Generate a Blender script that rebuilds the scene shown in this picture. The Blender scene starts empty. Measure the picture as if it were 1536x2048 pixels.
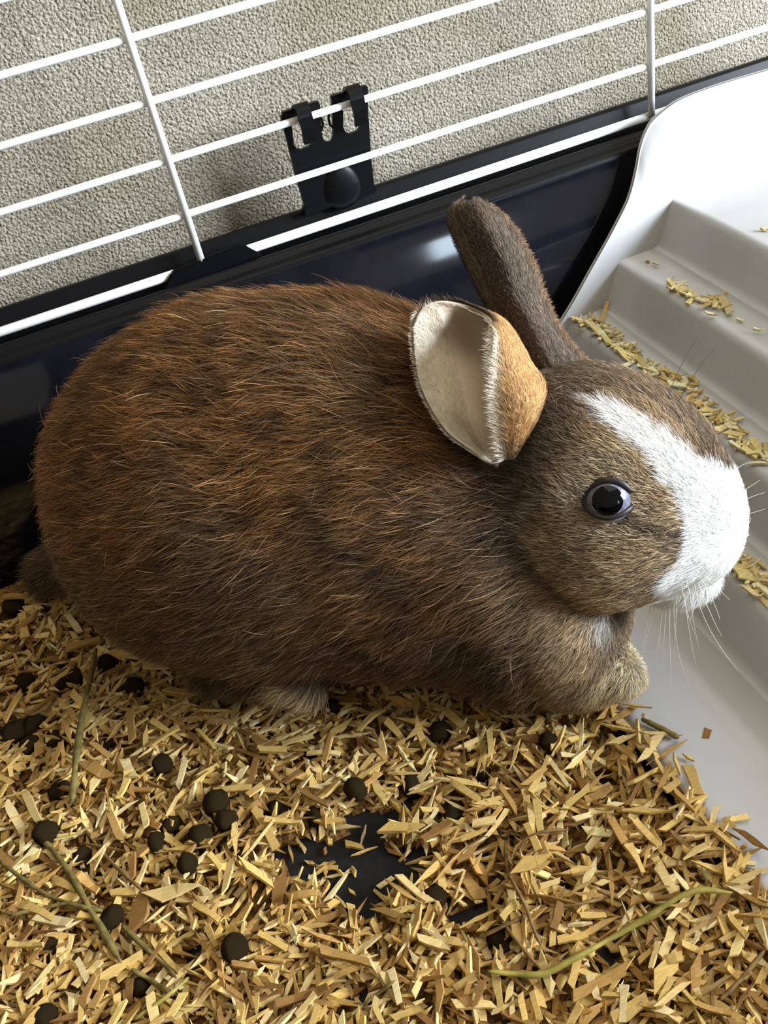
import bpy, bmesh, math, random
import numpy as np
from mathutils import Vector, Matrix

# ------------------------------------------------------------------ camera, light, exposure
HC=0.28; F=1931.0
RX=np.array([.1817,.758,.6266]); RX/=np.linalg.norm(RX)          # world down in camera axes (x right, y down, z forward)
UX=np.array([.9187,-.358,.1669]); UX-=UX.dot(RX)*RX; UX/=np.linalg.norm(UX)   # world +X
WY=np.cross(RX,UX)
if WY[2]<0: WY=-WY
CAM=np.array([0,0,HC])
M=np.stack([UX,WY,-RX])           # rows: world axes expressed in the camera axes
def ray(px,py):
    return M@np.array([px-768.0,py-1024.0,F])
def onz(px,py,z=0.0):
    r=ray(px,py); return CAM+r*((z-HC)/r[2])
def ony(px,py,y):
    r=ray(px,py); return CAM+r*(y/r[1])
def onx(px,py,x):
    r=ray(px,py); return CAM+r*(x/r[0])
def proj(P):
    P=np.asarray(P,float)-CAM
    c=P@M
    return np.stack([768+F*c[...,0]/c[...,2],1024+F*c[...,1]/c[...,2]],-1)

scn=bpy.context.scene; COL=scn.collection
cam_data=bpy.data.cameras.new('camera'); cam=bpy.data.objects.new('camera',cam_data); COL.objects.link(cam)
cam_data.sensor_fit='HORIZONTAL'; cam_data.sensor_width=36.0; cam_data.lens=F/1536*36.0
cam_data.clip_start=.01; cam_data.clip_end=50
cam.matrix_world=Matrix(((M[0,0],-M[0,1],-M[0,2],CAM[0]),(M[1,0],-M[1,1],-M[1,2],CAM[1]),(M[2,0],-M[2,1],-M[2,2],CAM[2]),(0,0,0,1)))
scn.camera=cam
cam_data.dof.use_dof=False

world=bpy.data.worlds.new('room_glow'); scn.world=world; world.use_nodes=True
bg=world.node_tree.nodes['Background']; bg.inputs[0].default_value=(1.0,.89,.71,1); bg.inputs[1].default_value=.33

def area(name,az,el,dist,target,sx,sy,power,color):
    """a rectangular lamp seen from `target` at azimuth az (0 = towards the viewer, + = right) and elevation el"""
    a,e=math.radians(az),math.radians(el)
    d=Vector((math.sin(a)*math.cos(e),-math.cos(a)*math.cos(e),math.sin(e)))
    L=bpy.data.lights.new(name,'AREA'); L.shape='RECTANGLE'; L.size=sx; L.size_y=sy; L.energy=power; L.color=color
    o=bpy.data.objects.new(name,L); COL.objects.link(o)
    o.location=Vector(target)+d*dist; o.rotation_euler=d.to_track_quat('Z','Y').to_euler()
    return o
area('window_daylight',58,18,1.7,(.12,.25,.08),.75,.6,88,(.80,.90,1.0))
area('window_far',19,10,1.9,(.1,.4,.09),.14,.26,2.2,(.70,.85,1.0))
area('overhead_fill',100,70,1.9,(.05,.25,.05),1.6,1.6,14,(1.0,.88,.68))  # unseen soft fill added overhead to lift the step treads
scn.view_settings.view_transform='Standard'; scn.view_settings.look='None'
scn.view_settings.gamma=1; scn.view_settings.use_curve_mapping=False
scn.view_settings.exposure=0.14
# ------------------------------------------------------------------ helpers
R=np.random.default_rng(7)
def lin(r,g,b):
    c=np.array([r,g,b],float)/255.
    return np.where(c<=.04045,c/12.92,((c+.055)/1.055)**2.4)
def vnoise(P,scale,seed=0):
    """smooth value noise 0..1 at points P"""
    q=np.asarray(P)/scale; i=np.floor(q).astype(np.int64); f=q-i; f=f*f*(3-2*f)
    def h(a,b,c):
        n=(a*374761393+b*668265263+c*2147483647+seed*974711)&0xffffffff
        n=((n^(n>>13))*1274126177)&0xffffffff
        return ((n^(n>>16))&0xffff)/65535.
    o=0
    for dx in (0,1):
        for dy in (0,1):
            for dz in (0,1):
                w=(f[...,0] if dx else 1-f[...,0])*(f[...,1] if dy else 1-f[...,1])*(f[...,2] if dz else 1-f[...,2])
                o=o+w*h(i[...,0]+dx,i[...,1]+dy,i[...,2]+dz)
    return o
def setp(o,label=None,cat=None,group=None,kind=None):
    if label: o['label']=label
    if cat: o['category']=cat
    if group: o['group']=group
    if kind: o['kind']=kind
    return o
def empty(name,loc,label,cat,group=None):
    o=bpy.data.objects.new(name,None); COL.objects.link(o); o.location=loc; o.empty_display_size=.01
    return setp(o,label,cat,group)
def link(name,data,parent=None):
    o=bpy.data.objects.new(name,data); COL.objects.link(o)
    if parent is not None:
        o.parent=parent; bpy.context.view_layer.update() if False else None
        o.matrix_parent_inverse=Matrix.Translation(-world_loc(parent))
    return o
def world_loc(o):
    v=Vector(o.location)
    if o.parent is not None: return o.matrix_parent_inverse.translation+v+world_loc(o.parent)
    return v
def mesh(name,V,Fc,mat,parent=None,smooth=True,col=None):
    me=bpy.data.meshes.new(name); me.from_pydata([tuple(v) for v in V],[],[tuple(int(i) for i in f) for f in Fc]); me.update()
    if smooth: me.polygons.foreach_set('use_smooth',[True]*len(me.polygons))
    if mat: me.materials.append(mat)
    if col is not None:
        a=me.attributes.new('col','FLOAT_COLOR','POINT')
        a.data.foreach_set('color',np.concatenate([col,np.ones((len(col),1))],1).astype(np.float32).ravel())
    return link(name,me,parent)
def bmobj(name,bm,mat,parent=None,smooth=False):
    bmesh.ops.recalc_face_normals(bm,faces=bm.faces[:])
    me=bpy.data.meshes.new(name); bm.to_mesh(me); bm.free()
    if smooth: me.polygons.foreach_set('use_smooth',[True]*len(me.polygons))
    me.materials.append(mat)
    return link(name,me,parent)
def tube(pts,rad,sides=8,cap=True):
    """swept tube -> V,F ; rad may be a list"""
    pts=np.asarray(pts,float); n=len(pts); rad=np.broadcast_to(np.asarray(rad,float),(n,))
    T=np.gradient(pts,axis=0); T/=np.linalg.norm(T,axis=1,keepdims=True)+1e-12
    up=np.array([0,0,1.]) if abs(T[0][2])<.9 else np.array([1.,0,0])
    V=[];Fc=[]
    N=np.cross(T[0],up); N/=np.linalg.norm(N)
    for i in range(n):
        N=N-T[i]*(N@T[i]); N/=np.linalg.norm(N); Bn=np.cross(T[i],N)
        for k in range(sides):
            a=2*math.pi*k/sides; V.append(pts[i]+rad[i]*(N*math.cos(a)+Bn*math.sin(a)))
    for i in range(n-1):
        for k in range(sides):
            a=i*sides+k; b=i*sides+(k+1)%sides
            Fc.append((a,b,b+sides,a+sides))
    if cap:
        Fc.append(tuple(range(sides))[::-1]); Fc.append(tuple(range((n-1)*sides,n*sides)))
    return V,Fc
def crom(P,t):
    """Catmull-Rom through rows of P at parameters t in 0..len-1"""
    P=np.asarray(P,float); n=len(P)
    E=np.concatenate([2*P[:1]-P[1:2],P,2*P[-1:]-P[-2:-1]])
    i=np.clip(np.floor(t).astype(int),0,n-2); f=t-i; f=f.reshape(f.shape+(1,)*(P.ndim-1))
    a,b,c,d=E[i],E[i+1],E[i+2],E[i+3]
    return .5*(2*b+(c-a)*f+(2*a-5*b+4*c-d)*f**2+(3*b-a-3*c+d)*f**3)
def grid_faces(nu,nv):
    a=np.arange(nu*nv).reshape(nu,nv)
    return np.stack([a[:-1,:-1],a[:-1,1:],a[1:,1:],a[1:,:-1]],-1).reshape(-1,4)

# ------------------------------------------------------------------ materials
def mat(name,color,rough=.5,spec=.5,coat=0.,metal=0.):
    m=bpy.data.materials.new(name); m.use_nodes=True; b=m.node_tree.nodes['Principled BSDF']
    b.inputs['Base Color'].default_value=(*color,1); b.inputs['Roughness'].default_value=rough
    b.inputs['Specular IOR Level'].default_value=spec; b.inputs['Coat Weight'].default_value=coat
    b.inputs['Coat Roughness'].default_value=.03; b.inputs['Metallic'].default_value=metal
    return m
def noisy(m,c1,c2,scale,detail=4,bump=0.,bscale=None,bdist=.001,coord='Object',ramp=(.35,.65)):
    nt=m.node_tree; b=nt.nodes['Principled BSDF']
    tc=nt.nodes.new('ShaderNodeTexCoord'); n=nt.nodes.new('ShaderNodeTexNoise'); n.inputs['Scale'].default_value=scale; n.inputs['Detail'].default_value=detail
    nt.links.new(tc.outputs[coord],n.inputs['Vector'])
    r=nt.nodes.new('ShaderNodeValToRGB'); r.color_ramp.elements[0].position=ramp[0]; r.color_ramp.elements[1].position=ramp[1]
    r.color_ramp.elements[0].color=(*c1,1); r.color_ramp.elements[1].color=(*c2,1)
    nt.links.new(n.outputs['Fac'],r.inputs[0]); nt.links.new(r.outputs[0],b.inputs['Base Color'])
    if bump:
        n2=nt.nodes.new('ShaderNodeTexNoise'); n2.inputs['Scale'].default_value=bscale or scale; n2.inputs['Detail'].default_value=3
        nt.links.new(tc.outputs[coord],n2.inputs['Vector'])
        bp=nt.nodes.new('ShaderNodeBump'); bp.inputs['Strength'].default_value=bump; bp.inputs['Distance'].default_value=bdist
        nt.links.new(n2.outputs['Fac'],bp.inputs['Height']); nt.links.new(bp.outputs[0],b.inputs['Normal'])
    return m
M_black=mat('glossy black plastic',lin(17,18,24),.07,.5)
noisy(M_black,lin(14,15,21),lin(20,21,28),60)
M_blackmatt=mat('satin black plastic',lin(12,12,14),.36,.16)
M_liner=mat('black tray floor',lin(20,21,22),.6,.3); noisy(M_liner,lin(15,16,18),lin(27,27,27),300)
M_wire=mat('white powder coated wire',lin(236,236,232),.35,.5)
M_white=mat('white moulded plastic',lin(188,188,190),.24,.5)
noisy(M_white,lin(185,185,186),lin(192,192,194),25,3,.05,900,.0003)
M_floor=mat('room floor',lin(120,105,85),.6)
M_drop=mat('dropping',lin(44,36,24),.95,.04); noisy(M_drop,lin(26,21,13),lin(84,68,42),900,5,.9,1400,.0006)
M_hay=mat('olive hay stalk',lin(112,98,52),.6,.3); noisy(M_hay,lin(92,80,42),lin(132,116,64),300,4)
M_hayb=mat('brown hay stalk',lin(120,92,52),.65,.3); noisy(M_hayb,lin(100,74,40),lin(142,112,66),300,4)
M_hayg=mat('green yellow hay stalk',lin(150,138,62),.55,.3); noisy(M_hayg,lin(130,122,52),lin(170,152,76),200,4)
M_bed=mat('bedding dust',lin(120,88,46),.9,.2); noisy(M_bed,lin(70,48,24),lin(150,112,60),700,6,.8,900,.001)

def attr_mat(name,rough=.55,spec=.25,hair=False,tip=1.0,root=.45,grain=False):
    m=mat(name,(.5,.5,.5),rough,spec); nt=m.node_tree; b=nt.nodes['Principled BSDF']
    a=nt.nodes.new('ShaderNodeAttribute'); a.attribute_name='col'
    out=a.outputs['Color']
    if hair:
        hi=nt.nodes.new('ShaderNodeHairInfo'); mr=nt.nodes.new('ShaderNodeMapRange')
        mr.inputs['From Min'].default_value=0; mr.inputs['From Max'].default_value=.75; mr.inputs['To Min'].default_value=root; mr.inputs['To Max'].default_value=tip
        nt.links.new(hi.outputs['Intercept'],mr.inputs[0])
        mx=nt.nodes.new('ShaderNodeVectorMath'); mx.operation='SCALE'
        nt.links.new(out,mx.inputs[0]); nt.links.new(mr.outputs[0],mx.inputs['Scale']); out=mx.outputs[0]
    if grain:
        tc=nt.nodes.new('ShaderNodeTexCoord'); mp=nt.nodes.new('ShaderNodeMapping'); mp.inputs['Scale'].default_value=(300,2500,1500)
        n=nt.nodes.new('ShaderNodeTexNoise'); n.inputs['Scale'].default_value=1; n.inputs['Detail'].default_value=3
        nt.links.new(tc.outputs['Object'],mp.inputs[0]); nt.links.new(mp.outputs[0],n.inputs['Vector'])
        mr=nt.nodes.new('ShaderNodeMapRange'); mr.inputs['From Min'].default_value=.3; mr.inputs['From Max'].default_value=.7; mr.inputs['To Min'].default_value=.78; mr.inputs['To Max'].default_value=1.12
        nt.links.new(n.outputs['Fac'],mr.inputs[0])
        mx=nt.nodes.new('ShaderNodeVectorMath'); mx.operation='SCALE'
        nt.links.new(out,mx.inputs[0]); nt.links.new(mr.outputs[0],mx.inputs['Scale']); out=mx.outputs[0]
    nt.links.new(out,b.inputs['Base Color'])
    return m
M_skin=attr_mat('rabbit skin',.8,.1)
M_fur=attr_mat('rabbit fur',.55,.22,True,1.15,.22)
M_furw=attr_mat('white fur',.6,.2,True,1.0,.9)
M_chip=attr_mat('pale wood shaving',.7,.2,grain=True)

# ------------------------------------------------------------------ setting: stucco wall and room floor
def stucco():
    m=mat('rough stucco',lin(170,160,138),.9,.15); nt=m.node_tree; b=nt.nodes['Principled BSDF']
    tc=nt.nodes.new('ShaderNodeTexCoord')
    def noise(s,d):
        n=nt.nodes.new('ShaderNodeTexNoise'); n.inputs['Scale'].default_value=s; n.inputs['Detail'].default_value=d
        nt.links.new(tc.outputs['Object'],n.inputs['Vector']); return n
    big=noise(14,3); r=nt.nodes.new('ShaderNodeValToRGB')
    r.color_ramp.elements[0].position=.35; r.color_ramp.elements[1].position=.65
    r.color_ramp.elements[0].color=(*lin(158,149,130),1); r.color_ramp.elements[1].color=(*lin(178,171,156),1)
    nt.links.new(big.outputs['Fac'],r.inputs[0])
    sp=noise(900,2); r2=nt.nodes.new('ShaderNodeValToRGB'); r2.color_ramp.elements[0].position=.36; r2.color_ramp.elements[1].position=.5
    r2.color_ramp.elements[0].color=(*lin(140,125,104),1); r2.color_ramp.elements[1].color=(1,1,1,1)
    nt.links.new(sp.outputs['Fac'],r2.inputs[0])
    mx=nt.nodes.new('ShaderNodeMix'); mx.data_type='RGBA'; mx.blend_type='MULTIPLY'; mx.inputs['Factor'].default_value=.8
    nt.links.new(r.outputs[0],mx.inputs['A']); nt.links.new(r2.outputs[0],mx.inputs['B']); nt.links.new(mx.outputs['Result'],b.inputs['Base Color'])
    v=nt.nodes.new('ShaderNodeTexVoronoi'); v.inputs['Scale'].default_value=700; nt.links.new(tc.outputs['Object'],v.inputs['Vector'])
    f=noise(1100,3); ad=nt.nodes.new('ShaderNodeMath'); ad.operation='SUBTRACT'
    nt.links.new(f.outputs['Fac'],ad.inputs[0]); nt.links.new(v.outputs['Distance'],ad.inputs[1])
    bp=nt.nodes.new('ShaderNodeBump'); bp.inputs['Strength'].default_value=1.0; bp.inputs['Distance'].default_value=.0009
    nt.links.new(ad.outputs[0],bp.inputs['Height']); nt.links.new(bp.outputs[0],b.inputs['Normal'])
    return m
YS=.4555; FZ=-.022
def boxmesh(name,lo,hi,m,parent=None,bev=0.,smooth=False):
    bm=bmesh.new(); bmesh.ops.create_cube(bm,size=1.0)
    for v in bm.verts:
        v.co=Vector([(lo[i]+hi[i])/2+v.co[i]*(hi[i]-lo[i]) for i in range(3)])
    if bev: bmesh.ops.bevel(bm,geom=bm.edges[:],offset=bev,segments=2,affect='EDGES')
    return bmobj(name,bm,m,parent,smooth)
w=boxmesh('wall_back',(-.9,YS,FZ-.02),(1.1,YS+.05,.9),stucco()); setp(w,'rough beige stucco wall behind the wire cage','wall',kind='structure')
w=boxmesh('floor',(-.9,-.6,FZ-.02),(1.1,YS,FZ),M_floor); setp(w,'room floor under the cage tray','floor',kind='structure')

# ------------------------------------------------------------------ black cage tray
YR,ZR=.42,.1067                  # line of the bottom wire, which lies in the rim channel
TX0,TX1,TY0,TY1=-.42,.40,-.05,YR # rectangle that the bottom wire follows
def lerp(a,b,t): return a+(b-a)*t
prof_rim=[(12.5,-26),(12.5,5),(11.5,6.2),(9,6.2),(8,5.2),(7,-2),(5.5,-3.6),(-4.5,-4.2),(-5.6,-2.6),(-7.4,-2.4),(-8.6,-4.4),(-10.2,-5.4),(-11.6,-5.5),(-12.9,-6.0),(-13.9,-6.9),(-14.5,-8.2)]
zs=np.linspace(ZR*1e3-10.6,-8,12); wall=[]
for z in zs:                      # inner wall: leans out most near the top
    f=(z+8)/(ZR*1e3+.8); wall.append((-34.5+21.0*f**1.75-.2*f, z-ZR*1e3))
def loop_at(d,z,n=10):
    """closed rounded rectangle, offset outwards by d"""
    rr=.045+d; P=[]
    for cx,cy,a0 in ((TX1-.045,TY1-.045,0),(TX0+.045,TY1-.045,90),(TX0+.045,TY0+.045,180),(TX1-.045,TY0+.045,270)):
        for k in range(n+1):
            a=math.radians(a0+90*k/n); P.append((cx+rr*math.cos(a),cy+rr*math.sin(a),z))
    return P
def loft(profile,closed=False):
    V=[];L=None
    for d,z in profile:
        l=loop_at(d*1e-3,ZR+z*1e-3); L=len(l); V+=l
    Fc=[]
    n=len(profile)
    for i in range(n if closed else n-1):
        j=(i+1)%n
        for k in range(L): Fc.append((i*L+k,i*L+(k+1)%L,j*L+(k+1)%L,j*L+k))
    return V,Fc,L
tray=empty('cage_tray',(0,.18,FZ),'deep glossy black plastic cage tray holding the rabbit and bedding','tray')
V,Fc,L=loft([(12.5,-26)]+prof_rim[1:]); 
o=mesh('rim',V,Fc,M_blackmatt,tray)
for i in range(len(prof_rim)-1): pass
V,Fc,L=loft([prof_rim[-1]]+wall+[(-36,-(ZR*1e3)-12),(-33,-(ZR*1e3)-12),(-9,-12),(-9.5,-8)])
o=mesh('side_wall',V,Fc,M_black,tray)
b=.034
o=boxmesh('tray_floor',(TX0+b-.003,TY0+b-.003,FZ+.0005),(TX1-b+.003,TY1-b+.003,-.008),M_liner,tray)
# the raised tab on the rim that hides the foot of the upright wire
def on_rim(px,py,dy,dz=None):
    return ony(px,py,YR+dy)
tb=[(342,548),(352,541),(478,490),(490,491),(528,511),(440,545),(320,592)]
top=[ony(*p,YR-.004) for p in tb]
bm=bmesh.new()
f=bm.faces.new([bm.verts.new(p) for p in top])
r=bmesh.ops.extrude_face_region(bm,geom=[f])
for v in r['geom']:
    if isinstance(v,bmesh.types.BMVert): v.co+=Vector((0,.006,-.001))
bmesh.ops.bevel(bm,geom=bm.edges[:],offset=.0007,segments=2,affect='EDGES')
o=bmobj('rim_tab',bm,M_blackmatt,tray); o['label']='raised black tab covering the foot of the upright wire'

# ------------------------------------------------------------------ white wire panel
grid=empty('wire_panel',(0,YR,ZR),'white wire cage side standing in the rim of the black tray','cage panel')
def wire(name,p,q,r):
    V,Fc=tube([p,q],r,12); return mesh(name,V,Fc,M_wire,grid)
GX0,GX1=-.37,.38
o=wire('bottom_wire',(GX0,YR,ZR+.0003),(GX1,YR,ZR+.0003),.0021); o['label']='thick bottom wire lying in the rim'
for k in range(1,9):
    z=ZR+.0002+.0239*k
    wire('horizontal_wire',(GX0,YR,z),(GX1,YR,z),.00155)
for x in (.0372-.2305,.0372,.2677):
    wire('vertical_wire',(x,YR-.0017,ZR+(.001 if x!=.0372 else .001)),(x,YR-.0017,ZR+.21),.0017)

# ------------------------------------------------------------------ black clip on the wire
clip=empty('cage_clip',(.098,YR,ZR),'black plastic clip hooked over a white wire above the tray rim','clip')
YC=YR+.0032
def poly(outl,holes,y,thick,name,m,parent,bev=.0004):
    bm=bmesh.new(); ed=[]
    for lp in [outl]+holes:
        vs=[bm.verts.new(ony(px,py,y)) for px,py in lp]
        ed+=[bm.edges.new((vs[i],vs[(i+1)%len(vs)])) for i in range(len(vs))]
    r=bmesh.ops.triangle_fill(bm,edges=ed,use_beauty=True)
    fs=[g for g in bm.faces]
    bmesh.ops.recalc_face_normals(bm,faces=fs)
    r=bmesh.ops.extrude_face_region(bm,geom=fs)
    for v in r['geom']:
        if isinstance(v,bmesh.types.BMVert): v.co.y+=thick
    return bmobj(name,bm,m,parent)
plate=[(562,233),(640,210),(641,232),(643,262),(646,277),(654,285),(664,282),(667,272),(666,240),(664,205),(663,198),(735,174),(737,230),(743,320),(750,385),(614,427),(606,400),(590,345),(574,280)]
hl=[(583,246),(588,290),(594,298),(604,299),(619,293),(626,285),(626,268),(621,232)]
hr=[(686,214),(687,255),(692,265),(701,268),(716,262),(722,252),(723,236),(717,204)]
o=poly(plate,[hl,hr],YC,.0022,'plate',M_blackmatt,clip)
def curl(cx,cy,wpx,name):
    c=ony(cx,cy,YR); w=.0031
    P=[]
    for a in np.linspace(200,-20,12):
        P.append((c[0],YR-.0003+.0046*math.cos(math.radians(180-a))*-1*-1,c[2]+.0009+.0042*math.sin(math.radians(a))))
    arc=[]
    for a in np.linspace(-10,190,14):
        arc.append((YR+.0036*math.cos(math.radians(a)),c[2]+.0038*math.sin(math.radians(a))))
    arc+= [(YR-.0036,c[2]-.004),(YR-.0032,c[2]-.0075),(YR-.0018,c[2]-.0102)]
    V=[];Fc=[]
    n=len(arc)
    A=np.array(arc); T=np.gradient(A,axis=0); T/=np.linalg.norm(T,axis=1,keepdims=True); N=np.stack([T[:,1],-T[:,0]],1)
    for i in range(n):
        for th in (0,.0016):
            q=A[i]+N[i]*th*(1)
            for s in (-1,1):
                tw=w*(1 if i<n-3 else .9)
                V.append((c[0]+s*tw,q[0],q[1]))
    for i in range(n-1):
        a=i*4;b_=a+4
        Fc+=[(a,a+1,b_+1,b_),(a+2,b_+2,b_+3,a+3),(a,b_,b_+2,a+2),(a+1,a+3,b_+3,b_+1)]
    Fc+=[(0,2,3,1),((n-1)*4,(n-1)*4+1,(n-1)*4+3,(n-1)*4+2)]
    return mesh(name,V,Fc,M_blackmatt,clip,smooth=False)
curl(605,232,36,'hook'); curl(708,196,36,'hook')
for (px,py,s) in ((603,222,1),(700,190,1)):   # bar that each hook grows from
    p=ony(px,py,YC-.0005); boxmesh('hook_bar',(p[0]-.0085,YC-.0012,p[2]-.0016),(p[0]+.0085,YC+.0024,p[2]+.0018),M_blackmatt,clip,.0005)
for ring in ([(634,232),(643,236),(646,248),(643,260),(638,266)],[(668,218),(660,222),(657,236),(660,250),(667,256)]):
    V,Fc=tube([ony(*p,YC+.001) for p in ring],.0006,6); mesh('spring_loop',V,Fc,M_blackmatt,clip)
# thumb bulge
c=ony(682,366,YC); V=[];nu,nv=14,20
for i in range(nu):
    a=math.pi/2*i/(nu-1)
    for j in range(nv):
        ph=2*math.pi*j/(nv-1)
        V.append((c[0]+.0090*math.sin(a)*math.cos(ph)*(1-.18*math.sin(a)*math.sin(ph)),YC-.0024*max(0,math.cos(a))**1.3+.0002,c[2]-.0015+.0108*math.sin(a)*math.sin(ph)))
o=mesh('thumb_bulge',V,grid_faces(nu,nv),M_blackmatt,clip)
o=boxmesh('hinge_foot',(ony(612,424,YC)[0]-.001,YC-.0004,ZR+.0055),(ony(750,386,YC)[0]+.001,YC+.0035,ZR+.0095),M_blackmatt,clip,.0006)

# ------------------------------------------------------------------ white moulded step ramp
X0,ST,SH,SZ,RUN=.1651,.0292,.01935,.0196,.0109
def arcpts(p,q,s,r,n=5):
    """rounded corner at q between p and s"""
    p,q,s=map(np.array,(p,q,s)); a=(p-q)/np.linalg.norm(p-q); b_=(s-q)/np.linalg.norm(s-q)
    t0=q+a*r; t1=q+b_*r
    return [tuple((1-t)**2*t0+2*t*(1-t)*q+t*t*t1) for t in np.linspace(0,1,n)]
XE=.352
def ypan(z): return .378+.25*(z-.039)
YF=-.008
ramp=empty('step_ramp',(.25,.15,-.008),'white moulded plastic steps climbing to the right beside the rabbit','pet steps')
def strip(profile,name,label=None,thick=.002):
    """profile in X,Z extruded along Y between the front of the tray and the leaning side panel, with thickness"""
    P=np.array(profile); T=np.gradient(P,axis=0); T/=np.linalg.norm(T,axis=1,keepdims=True); N=np.stack([-T[:,1],T[:,0]],1)
    ys=np.linspace(0,1,14); V=[]
    for side in (0,1):
        for p,nn in zip(P,N):
            q=p-nn*thick*side
            y1=ypan(q[1])+.0005
            for t in ys: V.append((q[0],YF+(y1-YF)*t,q[1]))
    n,m=len(P),len(ys); g=grid_faces(n,m); Fc=[tuple(f) for f in g]+[tuple(f[::-1]+n*m) for f in g]
    for i in range(n-1):
        for j in (0,m-1):
            a=i*m+j; b_=(i+1)*m+j; Fc.append((a,b_,b_+n*m,a+n*m))
    for j in range(m-1):
        for i in (0,n-1):
            a=i*m+j; b_=a+1; Fc.append((a,b_,b_+n*m,a+n*m))
    o=mesh(name,V,Fc,M_white,ramp)
    if label: o['label']=label
    return o
EX=(.1655,.1955,.2262,.2590); foot=lambda k:(EX[k]-RUN,SZ+SH*(k-1)); edge=lambda k:(EX[k],SZ+SH*k)
# base lip on the tray floor
pr=[(.1062,-.0052),(.1066,-.003)]+arcpts((.1066,-.003),(.1085,.0003),(.14,.0003),.003)+[(.12,.0003),(.135,.0003)]+[(foot(0)[0]-.0028,foot(0)[1])]
pr=[p if p[1]<.0001 or True else p for p in pr]
strip(pr,'base_lip','flat white foot of the steps running into the bedding')
for k in range(4):
    fk,ek=foot(k),edge(k)
    nx=(foot(k+1)[0]-.0028,SZ+SH*k) if k<3 else (XE,SZ+SH*3)
    pr=arcpts((fk[0]-.004,fk[1]),fk,ek,.0028)+[tuple(lerp(np.array(fk),np.array(ek),.5))]+arcpts(fk,ek,nx,.0030,7)
    pr+= [(lerp(ek[0]+.0030,nx[0],t),ek[1]) for t in (.35,.7,1)]
    strip(pr,'step',None if k<3 else 'broad white top platform')
# leaning side panel with the S shaped front edge
outl=[(.106,-.0075),(.120,-.006),(.140,.005),(.165,.0205),(.1917,.0405),(.2103,.0577),(.2271,.0739),(.2379,.0857),(.2440,.0950),(.2485,.1035),(.2545,.1100),(.2620,.1140),(.2737,.1172),(.2941,.1180),(.3177,.1175),(XE,.1165)]
O=np.array(outl); tt=np.linspace(0,len(O)-1,70); OC=crom(O,tt)
nz=24; V=[]
base_z=-.0075
for th in (0,.002):
    for (x,zt) in OC:
        for j in range(nz):
            f=j/(nz-1); f=1-(1-f)**1.5; z=base_z+(zt-base_z)*f
            dtop=zt-z; roll=max(0,1-dtop/.010); up=np.clip((x-.236)/.02,0,1)
            V.append((x,ypan(z)+th+.0050*roll**2*up+.0*f,z-.0*roll))
n=len(OC); g=grid_faces(n,nz); Fc=[tuple(f) for f in g]+[tuple(f[::-1]+n*nz) for f in g]
for i in range(n-1):
    for j in (0,nz-1):
        a=i*nz+j; b_=(i+1)*nz+j; Fc.append((a,b_,b_+n*nz,a+n*nz))
for j in range(nz-1):
    for i in (0,n-1):
        a=i*nz+j; b_=a+1; Fc.append((a,b_,b_+n*nz,a+n*nz))
o=mesh('side_panel',V,Fc,M_white,ramp); o['label']='leaning white side guard with a curved front edge'

# ------------------------------------------------------------------ rabbit
AX=np.array([.7826,-.6225,0.]); SX=np.array([.6225,.7826,0.]); ZX=np.array([0,0,1.])
CB=.243
def B(px,py,off=0.0):
    """point of the vertical plane that lies `off` mm beyond the rabbit's middle plane"""
    r=ray(px,py); t=(CB+off*1e-3-CAM@SX)/(r@SX); return CAM+r*t
def loc(P):
    """world -> rabbit axes: along the body, across, up"""
    return np.stack([P@AX,P@SX-CB,P@ZX],-1)
PRIMS=[]
def ell(px,py,off,ra,rs,rz,k=14,tilt=0.0):
    PRIMS.append(('e',B(px,py,off),(ra*1e-3,rs*1e-3,rz*1e-3),k*1e-3,math.radians(tilt)))
def cap(p,q,r0,r1,k=8):
    PRIMS.append(('c',B(*p),B(*q),r0*1e-3,r1*1e-3,k*1e-3))
# torso
ell(510,985,0,61,60,72,16)
ell(360,1010,0,42,53,63,16)
ell(700,985,0,62,55,71,16)
ell(880,1030,0,50,47,63,16)
ell(1010,1010,-4,36,36,42,16)
ell(1060,1200,-6,35,35,38,14)
ell(430,1130,-36,48,20,44,14)
cap((210,1100,-2),(100,1142,-2),14,8,8)
# head
HO=-9
ell(1165,945,HO,37,29,34,9)
ell(1175,1055,HO-9,31,21,29,5)
ell(1175,1045,HO+9,30,21,28,8)
ell(1290,1000,HO,25,19,24,14)
ell(1350,1050,HO,19,15,18,12)
ell(1374,1085,HO-6,12,10,11,7)
ell(1374,1080,HO+6,12,10,11,7)
ell(1348,1146,HO,14,12,9,3)
# limbs
cap((1080,1230,-24),(1150,1335,-24),17,12,12)
cap((1150,1345,-24),(1240,1350,-26),9,7.5)
cap((430,1340,-44),(610,1362,-47),8,6)
def sdf(P):
    d=np.full(P.shape[:-1],1e3,np.float32)
    for pr in PRIMS:
        if pr[0]=='e':
            _,c,r,k,t=pr
            q=P-c.astype(np.float32)
            a=q@AX.astype(np.float32); s=q@SX.astype(np.float32); z=q[...,2]
            if t:
                a,z=a*math.cos(t)+z*math.sin(t),-a*math.sin(t)+z*math.cos(t)
            k0=np.sqrt((a/r[0])**2+(s/r[1])**2+(z/r[2])**2)+1e-9
            k1=np.sqrt((a/r[0]**2)**2+(s/r[1]**2)**2+(z/r[2]**2)**2)+1e-9
            e=k0*(k0-1)/k1
        else:
            _,p,q,r0,r1,k=pr
            v=(q-p); h=np.clip(((P-p.astype(np.float32))@v.astype(np.float32))/float(v@v),0,1)
            e=np.linalg.norm(P-p.astype(np.float32)-h[...,None]*v.astype(np.float32),axis=-1)-(r0+(r1-r0)*h)
        hh=np.clip(.5+.5*(d-e)/k,0,1)
        d=(d+(e-d)*hh-k*hh*(1-hh)).astype(np.float32)
    return d
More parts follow.
